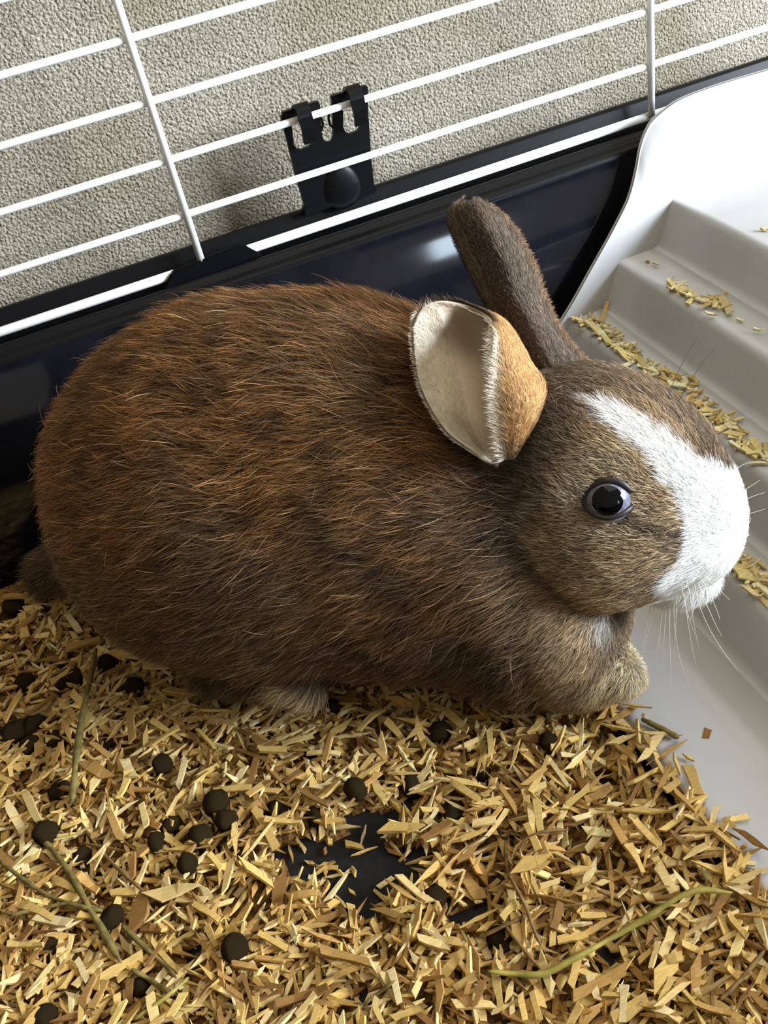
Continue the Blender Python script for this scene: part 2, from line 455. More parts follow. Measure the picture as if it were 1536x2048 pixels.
def surface(lo,hi,h):
    """surface nets on a grid -> verts, quads"""
    n=np.ceil((hi-lo)/h).astype(int)+1
    ax=[lo[i]+h*np.arange(n[i]) for i in range(3)]
    G=np.stack(np.meshgrid(*ax,indexing='ij'),-1).astype(np.float32)
    d=sdf(G)
    ins=d<0
    c=np.zeros(np.array(d.shape)-1,int)
    for i in (0,1):
        for j in (0,1):
            for k in (0,1):
                c+=ins[i:d.shape[0]-1+i,j:d.shape[1]-1+j,k:d.shape[2]-1+k]
    act=(c>0)&(c<8)
    idx=-np.ones(act.shape,int); idx[act]=np.arange(act.sum())
    I=np.argwhere(act)
    acc=np.zeros((len(I),3)); cnt=np.zeros(len(I))
    cor=[(i,j,k) for i in (0,1) for j in (0,1) for k in (0,1)]
    for a in cor:
        for b in cor:
            if sum(abs(a[t]-b[t]) for t in range(3))!=1 or a>b: continue
            da=d[I[:,0]+a[0],I[:,1]+a[1],I[:,2]+a[2]]; db=d[I[:,0]+b[0],I[:,1]+b[1],I[:,2]+b[2]]
            m=(da<0)!=(db<0)
            t=da/(da-db+1e-12)
            p=np.array(a)+(np.array(b)-np.array(a))*t[:,None]
            acc[m]+=p[m]; cnt[m]+=1
    V=lo+h*(I+acc/cnt[:,None])
    Q=[]
    for ax_ in range(3):
        s=[slice(None)]*3; s2=[slice(None)]*3
        s[ax_]=slice(0,-1); s2[ax_]=slice(1,None)
        A=ins[tuple(s)]; C=ins[tuple(s2)]
        E=np.argwhere(A!=C); fl=A[A!=C]
        u,v=(ax_+1)%3,(ax_+2)%3
        ok=(E[:,u]>0)&(E[:,v]>0)&(E[:,u]<act.shape[u])&(E[:,v]<act.shape[v])
        E=E[ok]; fl=fl[ok]
        def g(du,dv):
            T=E.copy(); T[:,u]-=du; T[:,v]-=dv; return idx[T[:,0],T[:,1],T[:,2]]
        q=np.stack([g(1,1),g(0,1),g(0,0),g(1,0)],1)
        q[~fl]=q[~fl][:,::-1]
        Q.append(q)
    return V,np.concatenate(Q)

rabbit=empty('rabbit',(.03,.27,0),'brown rabbit with a white face blaze sitting on wood chip bedding','rabbit')
LO=np.array([-.13,.11,-.012]); HI=np.array([.17,.41,.16])
BV,BQ=surface(LO,HI,.0019)
BV[:,2]=np.maximum(BV[:,2],np.where(BV[:,0]>.099,.0012,.0016))
def sdf1(P): return sdf(np.asarray(P,np.float32))
def grad(P,e=6e-4):
    P=np.asarray(P,np.float32); g=np.stack([sdf(P+np.float32(e)*np.eye(3,dtype=np.float32)[i])-sdf(P-np.float32(e)*np.eye(3,dtype=np.float32)[i]) for i in range(3)],-1)
    return g/(np.linalg.norm(g,axis=-1,keepdims=True)+1e-12)
def hit(px,py):
    r=ray(px,py); r=r/np.linalg.norm(r); t=.12
    for i in range(300):
        d=float(sdf((CAM+r*t)[None].astype(np.float32))[0]); t+=d*.7
        if d<5e-5: break
    return CAM+r*t
# -- head axes for the coat pattern: origin at the nose, along the blaze, across
NOSE=hit(1474,1078); FORE=hit(1205,815); MID=hit(1385,945)
HF=(NOSE-FORE); HLEN=np.linalg.norm(HF); HF/=HLEN
HC_=B(1230,1010,HO); up=MID-HC_; HSIDE=np.cross(HF,up); HSIDE/=np.linalg.norm(HSIDE)
if HSIDE@SX<0: HSIDE=-HSIDE
EYE=hit(1215,1000)
CHINC=B(1352,1150,HO-4); CHEEKL=hit(1200,1243); NECKD=hit(1040,930); EYEB=hit(1148,1000); CHKG=hit(1040,1060); MOUTH=[hit(*p) for p in ((1446,1136),(1428,1138),(1405,1128),(1388,1118))]; TEAR=[hit(*p) for p in ((1250,1030),(1285,1050),(1330,1062),(1385,1072))]; JAW=[hit(*p) for p in ((1040,1090),(1090,1150),(1160,1205),(1230,1225),(1300,1215))]
def head_coords(P):
    d=P-FORE; t=d@HF/HLEN; l=d@HSIDE; return t,l
def head_w(P):
    """1 on the head, 0 on the body"""
    q=P@AX; return np.clip((q-(HC_@AX-.030))/.012,0,1)
T_K=[-.25,-.10,0.,.15,.35,.55,.72,.85,1.0,1.3]; W_N=[-.01,-.001,.0028,.0058,.0078,.0088,.0115,.019,.030,.05]; W_F=[-.01,.0005,.0022,.0028,.0038,.0058,.011,.019,.030,.05]
def coat(P):
    """coat colour with the jaw crease shade painted in at points P (linear RGB), and how white"""
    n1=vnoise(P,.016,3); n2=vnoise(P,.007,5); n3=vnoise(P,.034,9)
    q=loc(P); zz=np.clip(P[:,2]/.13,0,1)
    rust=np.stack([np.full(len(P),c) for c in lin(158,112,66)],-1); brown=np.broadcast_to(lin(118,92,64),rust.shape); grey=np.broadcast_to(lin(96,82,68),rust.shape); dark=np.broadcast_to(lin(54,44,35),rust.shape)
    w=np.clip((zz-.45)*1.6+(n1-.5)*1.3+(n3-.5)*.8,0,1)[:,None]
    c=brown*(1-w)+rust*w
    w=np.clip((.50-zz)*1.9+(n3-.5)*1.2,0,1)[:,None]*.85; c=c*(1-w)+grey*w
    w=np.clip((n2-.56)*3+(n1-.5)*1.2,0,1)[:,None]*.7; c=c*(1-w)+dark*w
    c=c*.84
    # head: greyer, paler
    h=head_w(P)[:,None]
    hg=lin(194,164,126)*(.6+.6*vnoise(P,.008,21))[:,None]; hd=lin(120,104,86)
    t,l=head_coords(P)
    k=np.clip((np.abs(t-.2)-.35)*1.5+(vnoise(P,.012,31)-.5)*1.6,0,1)[:,None]*.6
    hcol=hg*(1-k)+hd*k
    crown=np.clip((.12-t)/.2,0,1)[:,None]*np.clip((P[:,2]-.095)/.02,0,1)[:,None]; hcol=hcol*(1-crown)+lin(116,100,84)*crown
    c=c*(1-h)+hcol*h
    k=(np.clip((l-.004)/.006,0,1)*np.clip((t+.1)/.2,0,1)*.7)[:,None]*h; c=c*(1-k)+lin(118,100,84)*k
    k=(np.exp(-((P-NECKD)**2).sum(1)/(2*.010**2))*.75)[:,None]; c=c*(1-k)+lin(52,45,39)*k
    k=(np.exp(-((P-EYEB)**2).sum(1)/(2*.0045**2))*.7)[:,None]; c=c*(1-k)+lin(210,196,170)*k
    k=(np.exp(-((P-CHKG)**2).sum(1)/(2*.012**2))*.5)[:,None]; c=c*(1-k)+lin(112,102,90)*k
    # pale ring round the eye
    de=np.linalg.norm(P-EYE,axis=1); k=(np.clip(1-np.abs(de-.0105)/.005,0,1)*.55)[:,None]; c=c*(1-k)+lin(196,176,148)*k
    def near_line(L,w):
        d=np.full(len(P),9.)
        for a,b_ in zip(L[:-1],L[1:]):
            v=b_-a; f=np.clip(((P-a)@v)/(v@v),0,1); d=np.minimum(d,np.linalg.norm(P-a-f[:,None]*v,axis=1))
        return np.clip(1-d/w,0,1)[:,None]
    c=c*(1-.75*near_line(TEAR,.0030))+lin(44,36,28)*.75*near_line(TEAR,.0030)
    c=c*(1-.75*near_line(JAW,.0050))+lin(52,45,40)*.75*near_line(JAW,.0050)  # shadow of the jaw crease painted into the coat
    # white: blaze, muzzle, chin, paws
    jag=(vnoise(P,.0035,41)-.5)*.0035
    wn=np.interp(t,T_K,W_N); wf=np.interp(t,T_K,W_F)
    white=np.where(l<0,np.clip((wn+jag+l)/.0012,0,1),np.clip((wf+jag-l)/.0012,0,1))*(h[:,0]>.3)
    dn_=np.linalg.norm(P-NOSE,axis=1); white=white*np.where(t>.80,np.clip((.027-dn_)/.003,0,1),1.)
    white=np.maximum(white,np.clip((.0175-np.linalg.norm(P-CHINC,axis=1))/.002,0,1))*(h[:,0]>.3)
    chin=np.exp(-(((P-CHEEKL)@HF)**2)/(2*.0075**2)-(((P-CHEEKL)**2).sum(1)-((P-CHEEKL)@HF)**2)/(2*.0028**2)); 
    return c,white,chin
PAWF=B(1225,1350,-26); PAWH=B(595,1362,-47)
def coat_all(P):
    c,wh,chin=coat(P)
    wc=np.broadcast_to(lin(246,244,240),c.shape)
    c=c*(1-wh[:,None])+wc*wh[:,None]
    d=np.full(len(P),9.)
    for a,b_ in zip(MOUTH[:-1],MOUTH[1:]):
        v=b_-a; f=np.clip(((P-a)@v)/(v@v),0,1); d=np.minimum(d,np.linalg.norm(P-a-f[:,None]*v,axis=1))
    c=c*(1-.35*np.clip(1-d/.0009,0,1)[:,None])  # crease shade at the mouth drawn as a darker line in the colour
    k=(chin*.9)[:,None]; c=c*(1-k)+lin(226,218,208)*k
    for p,r in ((PAWF,.0145),(PAWH,.0105)):
        d=np.linalg.norm((P-p)*np.array([1,1,1.1]),axis=1); k=np.clip((r-d)/.004,0,1)[:,None]; c=c*(1-k)+lin(236,208,164)*k
    return c,wh
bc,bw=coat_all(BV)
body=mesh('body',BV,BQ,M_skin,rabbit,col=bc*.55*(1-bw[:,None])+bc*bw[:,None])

# -- ears: curved shells with thickness
def ear(rows,name,label,thick=.0014,nu=44,nv=40):
    """rows: base -> tip, each a list of (px,py,mm beyond the middle plane) going round the cup"""
    G=np.array([[B(*p) for p in r] for r in rows])
    u=np.linspace(0,G.shape[1]-1,nu); v=np.linspace(0,G.shape[0]-1,nv)
    S=crom(G,v); S=crom(S.transpose(1,0,2),u).transpose(1,0,2)   # nv,nu
    du=np.gradient(S,axis=1); dv=np.gradient(S,axis=0); N=np.cross(du,dv); N/=np.linalg.norm(N,axis=-1,keepdims=True)+1e-12
    i=(nv//2,nu//4)
    if (CAM-S[i])@N[i]<0: N=-N
    ed=np.minimum(np.minimum(np.arange(nu),np.arange(nu)[::-1])[None,:]/3.,np.arange(nv)[::-1][:,None]/2.); ed=np.sqrt(np.clip(ed,0.05,1))[...,None]
    A=S+N*thick*.5*ed; C=S-N*thick*.5*ed
    g=grid_faces(nv,nu); k=nv*nu
    Fc=[tuple(f) for f in g]+[tuple(f[::-1]+k) for f in g]
    bd=[(i,0) for i in range(nv)]+[(nv-1,j) for j in range(1,nu)]+[(i,nu-1) for i in range(nv-2,-1,-1)]+[(0,j) for j in range(nu-2,0,-1)]
    bi=[a*nu+b_ for a,b_ in bd]
    for a,b_ in zip(bi,bi[1:]+bi[:1]): Fc.append((a,b_,b_+k,a+k))
    return S,N,A,C,np.concatenate([A.reshape(-1,3),C.reshape(-1,3)]),Fc
near=[[(955,905,-33),(978,925,-31),(1000,935,-29),(1028,912,-25),(1036,892,-29),(1026,914,-34),(1005,918,-36)],
 [(898,866,-33),(943,880,-28),(985,882,-29),(1040,862,-24),(1070,836,-23),(1042,852,-34),(997,858,-36)],
 [(859,810,-29),(912,825,-25),(968,830,-24),(1037,806,-15),(1088,780,-11),(1053,800,-30),(990,805,-33)],
 [(838,758,-23),(893,765,-18),(953,768,-14),(1012,748,-7),(1060,730,-5),(1034,745,-24),(988,745,-29)],
 [(829,695,-16),(878,692,-8),(935,692,0),(985,682,2),(1024,668,-3),(1014,684,-17),(990,690,-23)],
 [(828,655,-13),(862,645,-8),(910,640,-1),(955,636,2),(996,640,-3),(998,655,-13),(990,668,-19)],
 [(834,634,-12),(850,612,-9),(880,602,-5),(915,606,-2),(950,618,-2),(978,634,-7),(986,645,-12)]]
far=[[(1035,735,8),(1068,742,1),(1100,748,-2),(1135,745,1),(1170,742,8)],
 [(1006,658,14),(1028,654,8),(1054,652,5),(1082,656,7),(1110,668,13)],
 [(971,590,19),(994,588,12),(1020,588,9),(1048,592,11),(1078,602,18)],
 [(939,524,23),(964,520,16),(994,518,13),(1024,522,15),(1053,534,22)],
 [(913,464,26),(934,456,20),(960,452,17),(990,456,19),(1021,472,25)],
 [(905,430,28),(922,422,23),(945,418,21),(968,422,22),(996,438,27)],
 [(916,412,28),(928,407,26),(942,405,25),(955,406,26),(968,412,28)]]
far=[[(sum(q[0] for q in r)/5+(p[0]-sum(q[0] for q in r)/5)*1.14,p[1],p[2]) for p in r] for r in far]
SN,NN,_,_,NVt,NFc=ear(near,'ear',''); 
inner_col=lin(226,204,178)
nvn,nun=SN.shape[:2]
def ear_cols(S,side,dark):
    """side 0 = inside of the cup, 1 = outside; parameters run 0..1 round and along"""
    v,u=np.meshgrid(np.linspace(0,1,S.shape[0]),np.linspace(0,1,S.shape[1]),indexing='ij')
    return u,v
u,v=ear_cols(SN,0,0)
def near_cols(u,v,side):
    n=len(u)
    inn=np.broadcast_to(lin(240,230,212),(n,3)); mid=np.broadcast_to(lin(208,188,166),(n,3))
    k=np.exp(-((u-.36)/.16)**2)[:,None]; ci=inn*(1-k)+mid*k; k=np.exp(-((u-.62)/.16)**2)[:,None]*.75; ci=ci*(1-k)+lin(150,122,96)*k  # last blend paints the shadow at the cup's fold into the inner colour
    tan=np.broadcast_to(lin(208,166,114),(n,3)); dk=np.broadcast_to(lin(92,74,56),(n,3)); wh=np.broadcast_to(lin(238,226,206),(n,3))
    k=np.clip((v-.80)/.12,0,1)[:,None]; co=tan*(1-k)+dk*k
    k=np.clip((.78-u)/.1,0,1)[:,None]*np.clip((.25-v)/.1+.6,0,1)[:,None]; co=co*(1-k)+lin(120,94,66)*k
    k=np.clip((.10-v)/.08,0,1)[:,None]; co=co*(1-k)+lin(112,92,70)*k
    k=np.clip((u-.93)/.05,0,1)[:,None]*np.clip((.85-v)/.1,0,1)[:,None]; co=co*(1-k)+wh*k
    k=np.clip((.14-u)/.06,0,1)[:,None]; co=co*(1-k)+wh*k
    c=ci*(1-side)[:,None]+co*side[:,None]
    return c
ucol=np.concatenate([near_cols(u.ravel(),v.ravel(),np.zeros(u.size)),near_cols(u.ravel(),v.ravel(),np.ones(u.size))])
ear_n=mesh('ear',NVt,NFc,M_skin,rabbit,col=ucol*.9); ear_n['label']='near ear turned open, showing its pale inside'
SFa,NFa,_,_,FVt,FFc=ear(far,'ear','')
ear_f=mesh('ear',FVt,FFc,M_skin,rabbit,col=np.broadcast_to(lin(60,52,46),(len(FVt),3))); ear_f['label']='far ear raised, showing its grey brown back'

# -- fur
def curves(name,root,P,rad,col,m,parent):
    """P: n,k,3 points, rad: n,k, col: n,3"""
    n,k,_=P.shape
    hc=bpy.data.hair_curves.new(name); hc.add_curves([k]*n)
    hc.attributes['position'].data.foreach_set('vector',P.astype(np.float32).ravel())
    ra=hc.attributes.get('radius') or hc.attributes.new('radius','FLOAT','POINT')
    ra.data.foreach_set('value',rad.astype(np.float32).ravel())
    ca=hc.attributes.new('col','FLOAT_COLOR','CURVE'); ca.data.foreach_set('color',np.concatenate([col,np.ones((n,1))],1).astype(np.float32).ravel())
    hc.materials.append(m)
    return link(name,hc,parent)
def sample(V,Q,n,weight=None):
    T=np.concatenate([Q[:,[0,1,2]],Q[:,[0,2,3]]]); a=V[T[:,0]];b_=V[T[:,1]];c=V[T[:,2]]
    ar=np.linalg.norm(np.cross(b_-a,c-a),axis=1)*.5
    if weight is not None: ar=ar*weight((a+b_+c)/3)
    i=R.choice(len(T),n,p=ar/ar.sum()); r1=np.sqrt(R.random(n)); r2=R.random(n)
    return a[i]*(1-r1)[:,None]+b_[i]*(r1*(1-r2))[:,None]+c[i]*(r1*r2)[:,None]
def unit(v): return v/(np.linalg.norm(v,axis=-1,keepdims=True)+1e-12)
def strands(P,N,D,Ln,lift,rad,k=5,curl=.45,jit=.22,clump=.006,cl=.5):
    """hairs at P with normal N, combed along D"""
    n=len(P)
    nz=np.stack([vnoise(P,clump,s) for s in (51,52,53)],-1)-.5
    nz2=np.stack([vnoise(P,clump*.45,s) for s in (61,62,63)],-1)-.5
    D=D+nz*cl*1.6+nz2*cl+R.normal(size=(n,3))*jit
    D=D-N*(D*N).sum(1,keepdims=True); D=unit(D)
    s=np.linspace(0,1,k); lift=np.broadcast_to(lift,(n,))
    h=np.sin(lift)[:,None]*(s-curl*s**2)[None]; g=np.cos(lift)[:,None]*(s*.75+.25*s**2)[None]
    Q=P[:,None]+Ln[:,None,None]*(N[:,None]*h[...,None]+D[:,None]*g[...,None])
    r=rad[:,None]*np.array([1,.98,.85,.6,.22])[None] if k==5 else rad[:,None]*np.linspace(1,.25,k)[None]
    return Q,r
def flow(P,N):
    hw=head_w(P)[:,None]
    side=np.sign(N@SX)[:,None]
    dn=np.array([0,0,-1.])
    low=np.clip((.075-P[:,2])/.06,0,1)[:,None]
    D=-AX*1.0+dn*(.25+.55*low)
    chest=np.clip(((P@AX)-(B(900,1000,0)@AX))/.05,0,1)[:,None]*np.clip((.07-P[:,2])/.03,0,1)[:,None]*(1-hw)
    D=D*(1-chest)+(dn*1.0-AX*.25)*chest
    # head: combed back from the nose
    H=unit(P-(NOSE+HF*.004))*1.0+dn*.12
    D=D*(1-hw)+H*hw
    return D
def agouti(c,wh,n,spread=.5):
    """single hairs vary: dark tipped, banded, pale"""
    q=R.random(n)[:,None]; br=np.exp(R.normal(size=(n,1))*.30)
    k=np.where(q<.30,.30,np.where(q>.84,1.8,1.0))*br
    k=1+(k-1)*(1-wh[:,None]*.97)
    return np.clip(c*k,0,.93)
def fur(name,parent,n,weight,Lf,lift,rad,cl,jit,mm,keep=None,clump=.006,spread=1.):
    P=sample(BV,BQ,n,weight)
    if keep is not None: P=P[keep(P)]
    N=grad(P); D=flow(P,N); c,wh=coat_all(P); n=len(P)
    Ln=Lf(P)*(1+R.normal(size=n)*.18); Ln=np.clip(Ln,.0008,.02)
    Q,r=strands(P,N,D,Ln,lift+R.normal(size=n)*.12,np.full(n,rad)*(.75+.5*R.random(n)),clump=clump,cl=cl,jit=jit)
    Q[...,2]=np.maximum(Q[...,2],-.004)
    return P,Q,r,agouti(c,wh,n),wh
near_w=lambda P: np.where(P[:,2]<.004,.15,np.where(((P-np.array([.04,.3,.06]))@SX)>.035,.35,1.0))
def eyedist(P): return np.linalg.norm(P-EYE,axis=1)
EPTS=SN[2:,::2].reshape(-1,3)
def clear_of_ear(P):
    out=np.ones(len(P),bool); i=np.where(((P-EPTS.mean(0))**2).sum(1)<.04**2)[0]
    for a in range(0,len(i),2000):
        j=i[a:a+2000]; d=((P[j][:,None]-EPTS[None])**2).sum(-1).min(1); out[j]=d>.0035**2
    return out
hw_=lambda P: head_w(P)
blen=lambda P: (.0085+.0035*vnoise(P,.02,77))*np.where(((P-PAWF)**2).sum(1)<.016**2,.5,1)
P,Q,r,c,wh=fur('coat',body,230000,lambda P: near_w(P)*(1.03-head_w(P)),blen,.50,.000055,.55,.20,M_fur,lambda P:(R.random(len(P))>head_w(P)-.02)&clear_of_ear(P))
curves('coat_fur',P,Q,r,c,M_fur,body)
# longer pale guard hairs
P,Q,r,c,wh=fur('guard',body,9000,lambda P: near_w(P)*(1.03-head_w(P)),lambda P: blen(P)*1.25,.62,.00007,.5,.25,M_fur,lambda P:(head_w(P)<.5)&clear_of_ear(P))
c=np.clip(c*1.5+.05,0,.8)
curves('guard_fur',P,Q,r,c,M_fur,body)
# head
hlen=lambda P: np.interp(eyedist(P),[.0,.0075,.011,.02],[.0016,.0022,.0034,.0046])*np.interp(np.linalg.norm(P-NOSE,axis=1),[0,.012,.03],[.45,.7,1.])
ER=.0058
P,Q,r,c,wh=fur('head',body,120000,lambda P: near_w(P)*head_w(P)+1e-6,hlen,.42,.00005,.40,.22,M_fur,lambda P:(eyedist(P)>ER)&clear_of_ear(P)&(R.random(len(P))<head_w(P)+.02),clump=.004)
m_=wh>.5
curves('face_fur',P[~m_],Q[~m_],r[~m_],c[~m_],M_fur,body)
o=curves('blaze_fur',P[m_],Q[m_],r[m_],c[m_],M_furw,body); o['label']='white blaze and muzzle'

# ears' short fur
def ear_fur(S,N,n_in,n_out,colf,parent,Lin,Lout):
    nv_,nu_=S.shape[:2]
    du=np.gradient(S,axis=1); dv=np.gradient(S,axis=0); AR=np.linalg.norm(np.cross(du,dv),axis=-1)[:-1,:-1].ravel()
    for side,n,L0,nm in ((0,n_in,Lin,'inner_ear_fur'),(1,n_out,Lout,'outer_ear_fur')):
        if n==0: continue
        i=R.choice(len(AR),n,p=AR/AR.sum()); fi=i//(nu_-1)+R.random(n); fj=i%(nu_-1)+R.random(n)
        def at(A):
            a=np.floor(fi).astype(int); b_=np.floor(fj).astype(int); x=(fi-a)[:,None]; y=(fj-b_)[:,None]
            return A[a,b_]*(1-x)*(1-y)+A[a+1,b_]*x*(1-y)+A[a,b_+1]*(1-x)*y+A[a+1,b_+1]*x*y
        sg=1 if side==0 else -1
        P=at(S)+unit(at(N))*sg*.0005; Nn=unit(at(N))*sg; uu=fj/(nu_-1); vv=fi/(nv_-1)
        D=unit(at(dv)); e=np.clip((np.abs(uu-.5)-.38)/.1,0,1); out=unit(at(du))*np.sign(uu-.5)[:,None]
        D=D*(1-.7*e[:,None])+out*e[:,None]*.9
        c=colf(uu,vv,np.full(n,float(side)))
        Ln=L0*(1+R.normal(size=n)*.2)*(1+.3*e*(uu>.5)-.35*e*(uu<.5)); Ln=np.clip(Ln,.0006,.01)
        if side==0: Ln=Ln*np.where(np.abs(uu-.40)<.16,.45,1.)
        Q,r=strands(P,Nn,D,Ln,.35+.2*e,np.full(n,.000045),clump=.003,cl=.3,jit=.2)
        wh=np.clip((c.mean(1)-.25)/.3,0,1)
        curves(nm,P,Q,r,agouti(c,wh*.85,n),M_fur if side or colf is not near_cols else M_furw,parent)
ear_fur(SN,NN,22000,26000,near_cols,ear_n,.0026,.0026)
def far_cols(u,v,side):
    n=len(u); c=lin(128,112,96)*(.6+.6*R.random(n))[:,None]
    k=np.clip((.10-u)/.08,0,1)[:,None]; c=c*(1-k)+lin(34,28,24)*k
    k=np.clip((u-.9)/.08,0,1)[:,None]; c=c*(1-k)+lin(128,100,72)*k
    return c
ear_fur(SFa,NFa,30000,9000,far_cols,ear_f,.0024,.0022)

# -- eye
EN=unit((CAM-EYE)*1.0+np.array(grad(EYE[None])[0])*.22*np.linalg.norm(CAM-EYE))
er=.0070; EC=EYE-EN*.0035
ex=unit(np.cross(np.array([0,0,1.]),EN)); ey=np.cross(EN,ex)
def capmesh(r,a1,c,n=40,mrows=16,sx=1.,sy=1.,a0=0.):
    V=[];
    for i in range(mrows):
        a=a0+(a1-a0)*i/(mrows-1)
        for j in range(n):
            p=2*math.pi*j/(n-1); V.append(c+EN*r*math.cos(a)+(ex*math.cos(p)*sx+ey*math.sin(p)*sy)*r*math.sin(a))
    return V,grid_faces(mrows,n)
M_iris=mat('slate iris',lin(86,86,104),.35,.4,1.0); noisy(M_iris,lin(84,84,100),lin(116,116,132),900,3)
M_iris.node_tree.nodes['Principled BSDF'].inputs['Coat Weight'].default_value=.3
M_pupil=mat('pupil',(.002,.002,.003),.05,.15,.2); M_lid=mat('dark eyelid skin',lin(34,28,26),.45,.4)
V,Fc=capmesh(er,1.75,EC); eye=mesh('eye',V,Fc,M_iris,rabbit); eye['label']='slate grey eye with a round black pupil'
V,Fc=capmesh(er*1.012,.64,EC); mesh('pupil',V,Fc,M_pupil,eye)
# eyelids: a dark rim round an oval opening
ring=[];nl=48
for j in range(nl+1):
    p=2*math.pi*j/nl; x=.0062*math.cos(p); y=.0052*math.sin(p)+.0004
    x+=.0010*max(0,math.cos(p))**6; y-=.0008*max(0,math.cos(p))**4
    z=math.sqrt(max(er*er-x*x-y*y,0)); ring.append(EC+ex*x+ey*y+EN*(z+.0001))
V,Fc=tube(ring,[.0009+.0006*max(0,math.sin(2*math.pi*j/nl)) for j in range(nl+1)],8,False); lid=mesh('eyelid',V,Fc,M_lid,eye)

# -- nose, mouth line
M_nose=mat('pale nose skin',lin(226,196,188),.5,.3)

# -- whiskers
M_wh=mat('pale whisker',lin(214,206,190),.4,.4); M_whd=mat('dark brow whisker',lin(70,66,60),.4,.4)
def whisker(p0,p1,p2,r=.00011,m=None,lab=None):
    a=hit(*p0); L=np.array(a)
    e=np.array(p2[0:3]) if len(p2)==3 and False else None
    off1=loc(a)[1]*1e3+p1[2]; off2=loc(a)[1]*1e3+p2[2]
    b_=B(p1[0],p1[1],off1); c=B(p2[0],p2[1],off2)
    t=np.linspace(0,1,12)[:,None]; P=(1-t)**2*a+2*t*(1-t)*(2*b_-.5*(a+c))+t*t*c
    V,Fc=tube(P,np.linspace(r,r*.35,12),5); o=mesh('whisker',V,Fc,m or M_wh,rabbit)
    if lab: o['label']=lab
    return o
for a,b_,c in [((1304,1200),(1283,1300,-6),(1265,1390,-10)),((1312,1198),(1290,1290,-5),(1282,1330,-8)),((1326,1205),(1316,1290,-6),(1308,1345,-9)),
 ((1333,1200),(1328,1270,-5),(1322,1325,-8)),((1340,1195),(1340,1300,-7),(1345,1395,-12)),((1348,1195),(1354,1290,-8),(1380,1375,-14)),
 ((1352,1190),(1352,1240,-4),(1346,1330,-8)),((1368,1180),(1378,1260,-6),(1392,1330,-10)),((1378,1172),(1385,1230,-6),(1398,1300,-10)),
 ((1388,1165),(1415,1250,-7),(1475,1340,-14)),((1394,1160),(1420,1225,-5),(1445,1275,-9)),((1400,1155),(1425,1200,-4),(1440,1240,-8)),
 ((1404,1150),(1432,1175,-3),(1460,1200,-6)),((1370,1150),(1380,1190,-4),(1386,1215,-7)),((1362,1160),(1372,1215,-5),(1390,1270,-9))]:
    whisker(a,b_,c)
for a,b_,c in [((1430,1010),(1480,985,12),(1520,960,20)),((1440,1030),(1490,1000,12),(1530,985,20)),((1432,980),(1470,940,10),(1500,925,16)),((1440,1045),(1490,1030,12),(1530,1018,18))]:
    whisker(a,b_,c,.00008)
for a,b_,c in [((1335,800),(1358,740,3),(1400,665,8)),((1352,815),(1388,750,3),(1440,685,8))]:
    whisker(a,b_,c,.00010,M_whd,'dark brow whisker')

# ------------------------------------------------------------------ bedding
PIT=[(60,1470,46),(120,1485,32),(20,1450,34),(140,1365,34),(60,1395,26),(210,1405,20),(40,1215,26),(800,1590,34),(620,1625,34),(300,1665,20),(30,1700,18),(100,1690,14),(10,1270,14),(240,1690,12),(385,1620,28),(430,1650,26),(470,1690,22),(420,1700,20),(340,1655,16),(230,1580,12),(250,1470,12),(880,1475,18),(820,1570,20),(905,1630,26),(870,1640,18),(620,1505,14),(750,1560,16),(1250,1395,14),(1000,1880,22),(960,1790,16),(560,1630,16),(490,1400,14),(280,1980,14),(100,1905,16),(210,1335,12)]
BARE=[(690,1700,140,75),(620,1690,85,60),(780,1720,85,70),(735,1625,80,50),(700,1780,85,45),(570,1680,55,35),(840,1690,50,40)]
PITW=[(onz(x,y)[:2],r*.000155) for x,y,r in PIT]
BAREW=[]
for x,y,rx,ry in BARE:
    c=onz(x,y)[:2]; e=onz(x+rx,y)[:2]-c; g=onz(x,y+ry)[:2]-c
    BAREW.append((c,np.linalg.inv(np.stack([e,g],1))))
def bed_mask(x,y):
    """0 = full bedding, 1 = bare"""
    p=np.stack([x,y],-1); d=np.zeros(len(p))
    for c,I in BAREW:
        q=(p-c)@I.T; d=np.maximum(d,1-np.sqrt((q**2).sum(1)))
    nn=vnoise(np.stack([x,y,x*0],-1),.006,81)-.5
    return np.clip((d+nn*.45)*3.,0,1)
def bed_pit(x,y):
    p=np.stack([x,y],-1); d=np.zeros(len(p))
    for c,r in PITW: d=np.maximum(d,1-np.linalg.norm(p-c,axis=1)/r)
    return np.clip(d*2,0,1)
def bed_h(x,y):
    P=np.stack([x,y,x*0],-1)
    h=-.0015+.004*(vnoise(P,.035,83)-.5)+.0022*(vnoise(P,.012,85)-.5)
    h=h+.010*np.clip((y-.33)/.06,0,1)**1.5
    h=h-.002*np.clip((x-.085)/.03,0,1)
    return h-.0105*bed_mask(x,y)-.0075*bed_pit(x,y)
nx,ny=150,190
gx,gy=np.meshgrid(np.linspace(-.34,.1035,nx),np.linspace(-.012,.383,ny),indexing='ij')
gz=bed_h(gx.ravel(),gy.ravel())-.0022
gz=gz+0
bed=empty('bedding',(0,.2,-.008),'layer of pale wood chip bedding covering the tray floor','bedding')
und=sdf1(np.stack([gx.ravel(),gy.ravel(),np.full(gx.size,.004)],-1))<.009; gz=np.where(und,np.minimum(gz,-.0012),gz); gf=grid_faces(nx,ny); gf=gf[gz[gf].max(1)>-.0079]; gz=np.maximum(gz,-.0078)
o=mesh('bedding_dust',np.stack([gx.ravel(),gy.ravel(),gz],-1),gf,M_bed,bed); o['kind']='stuff'

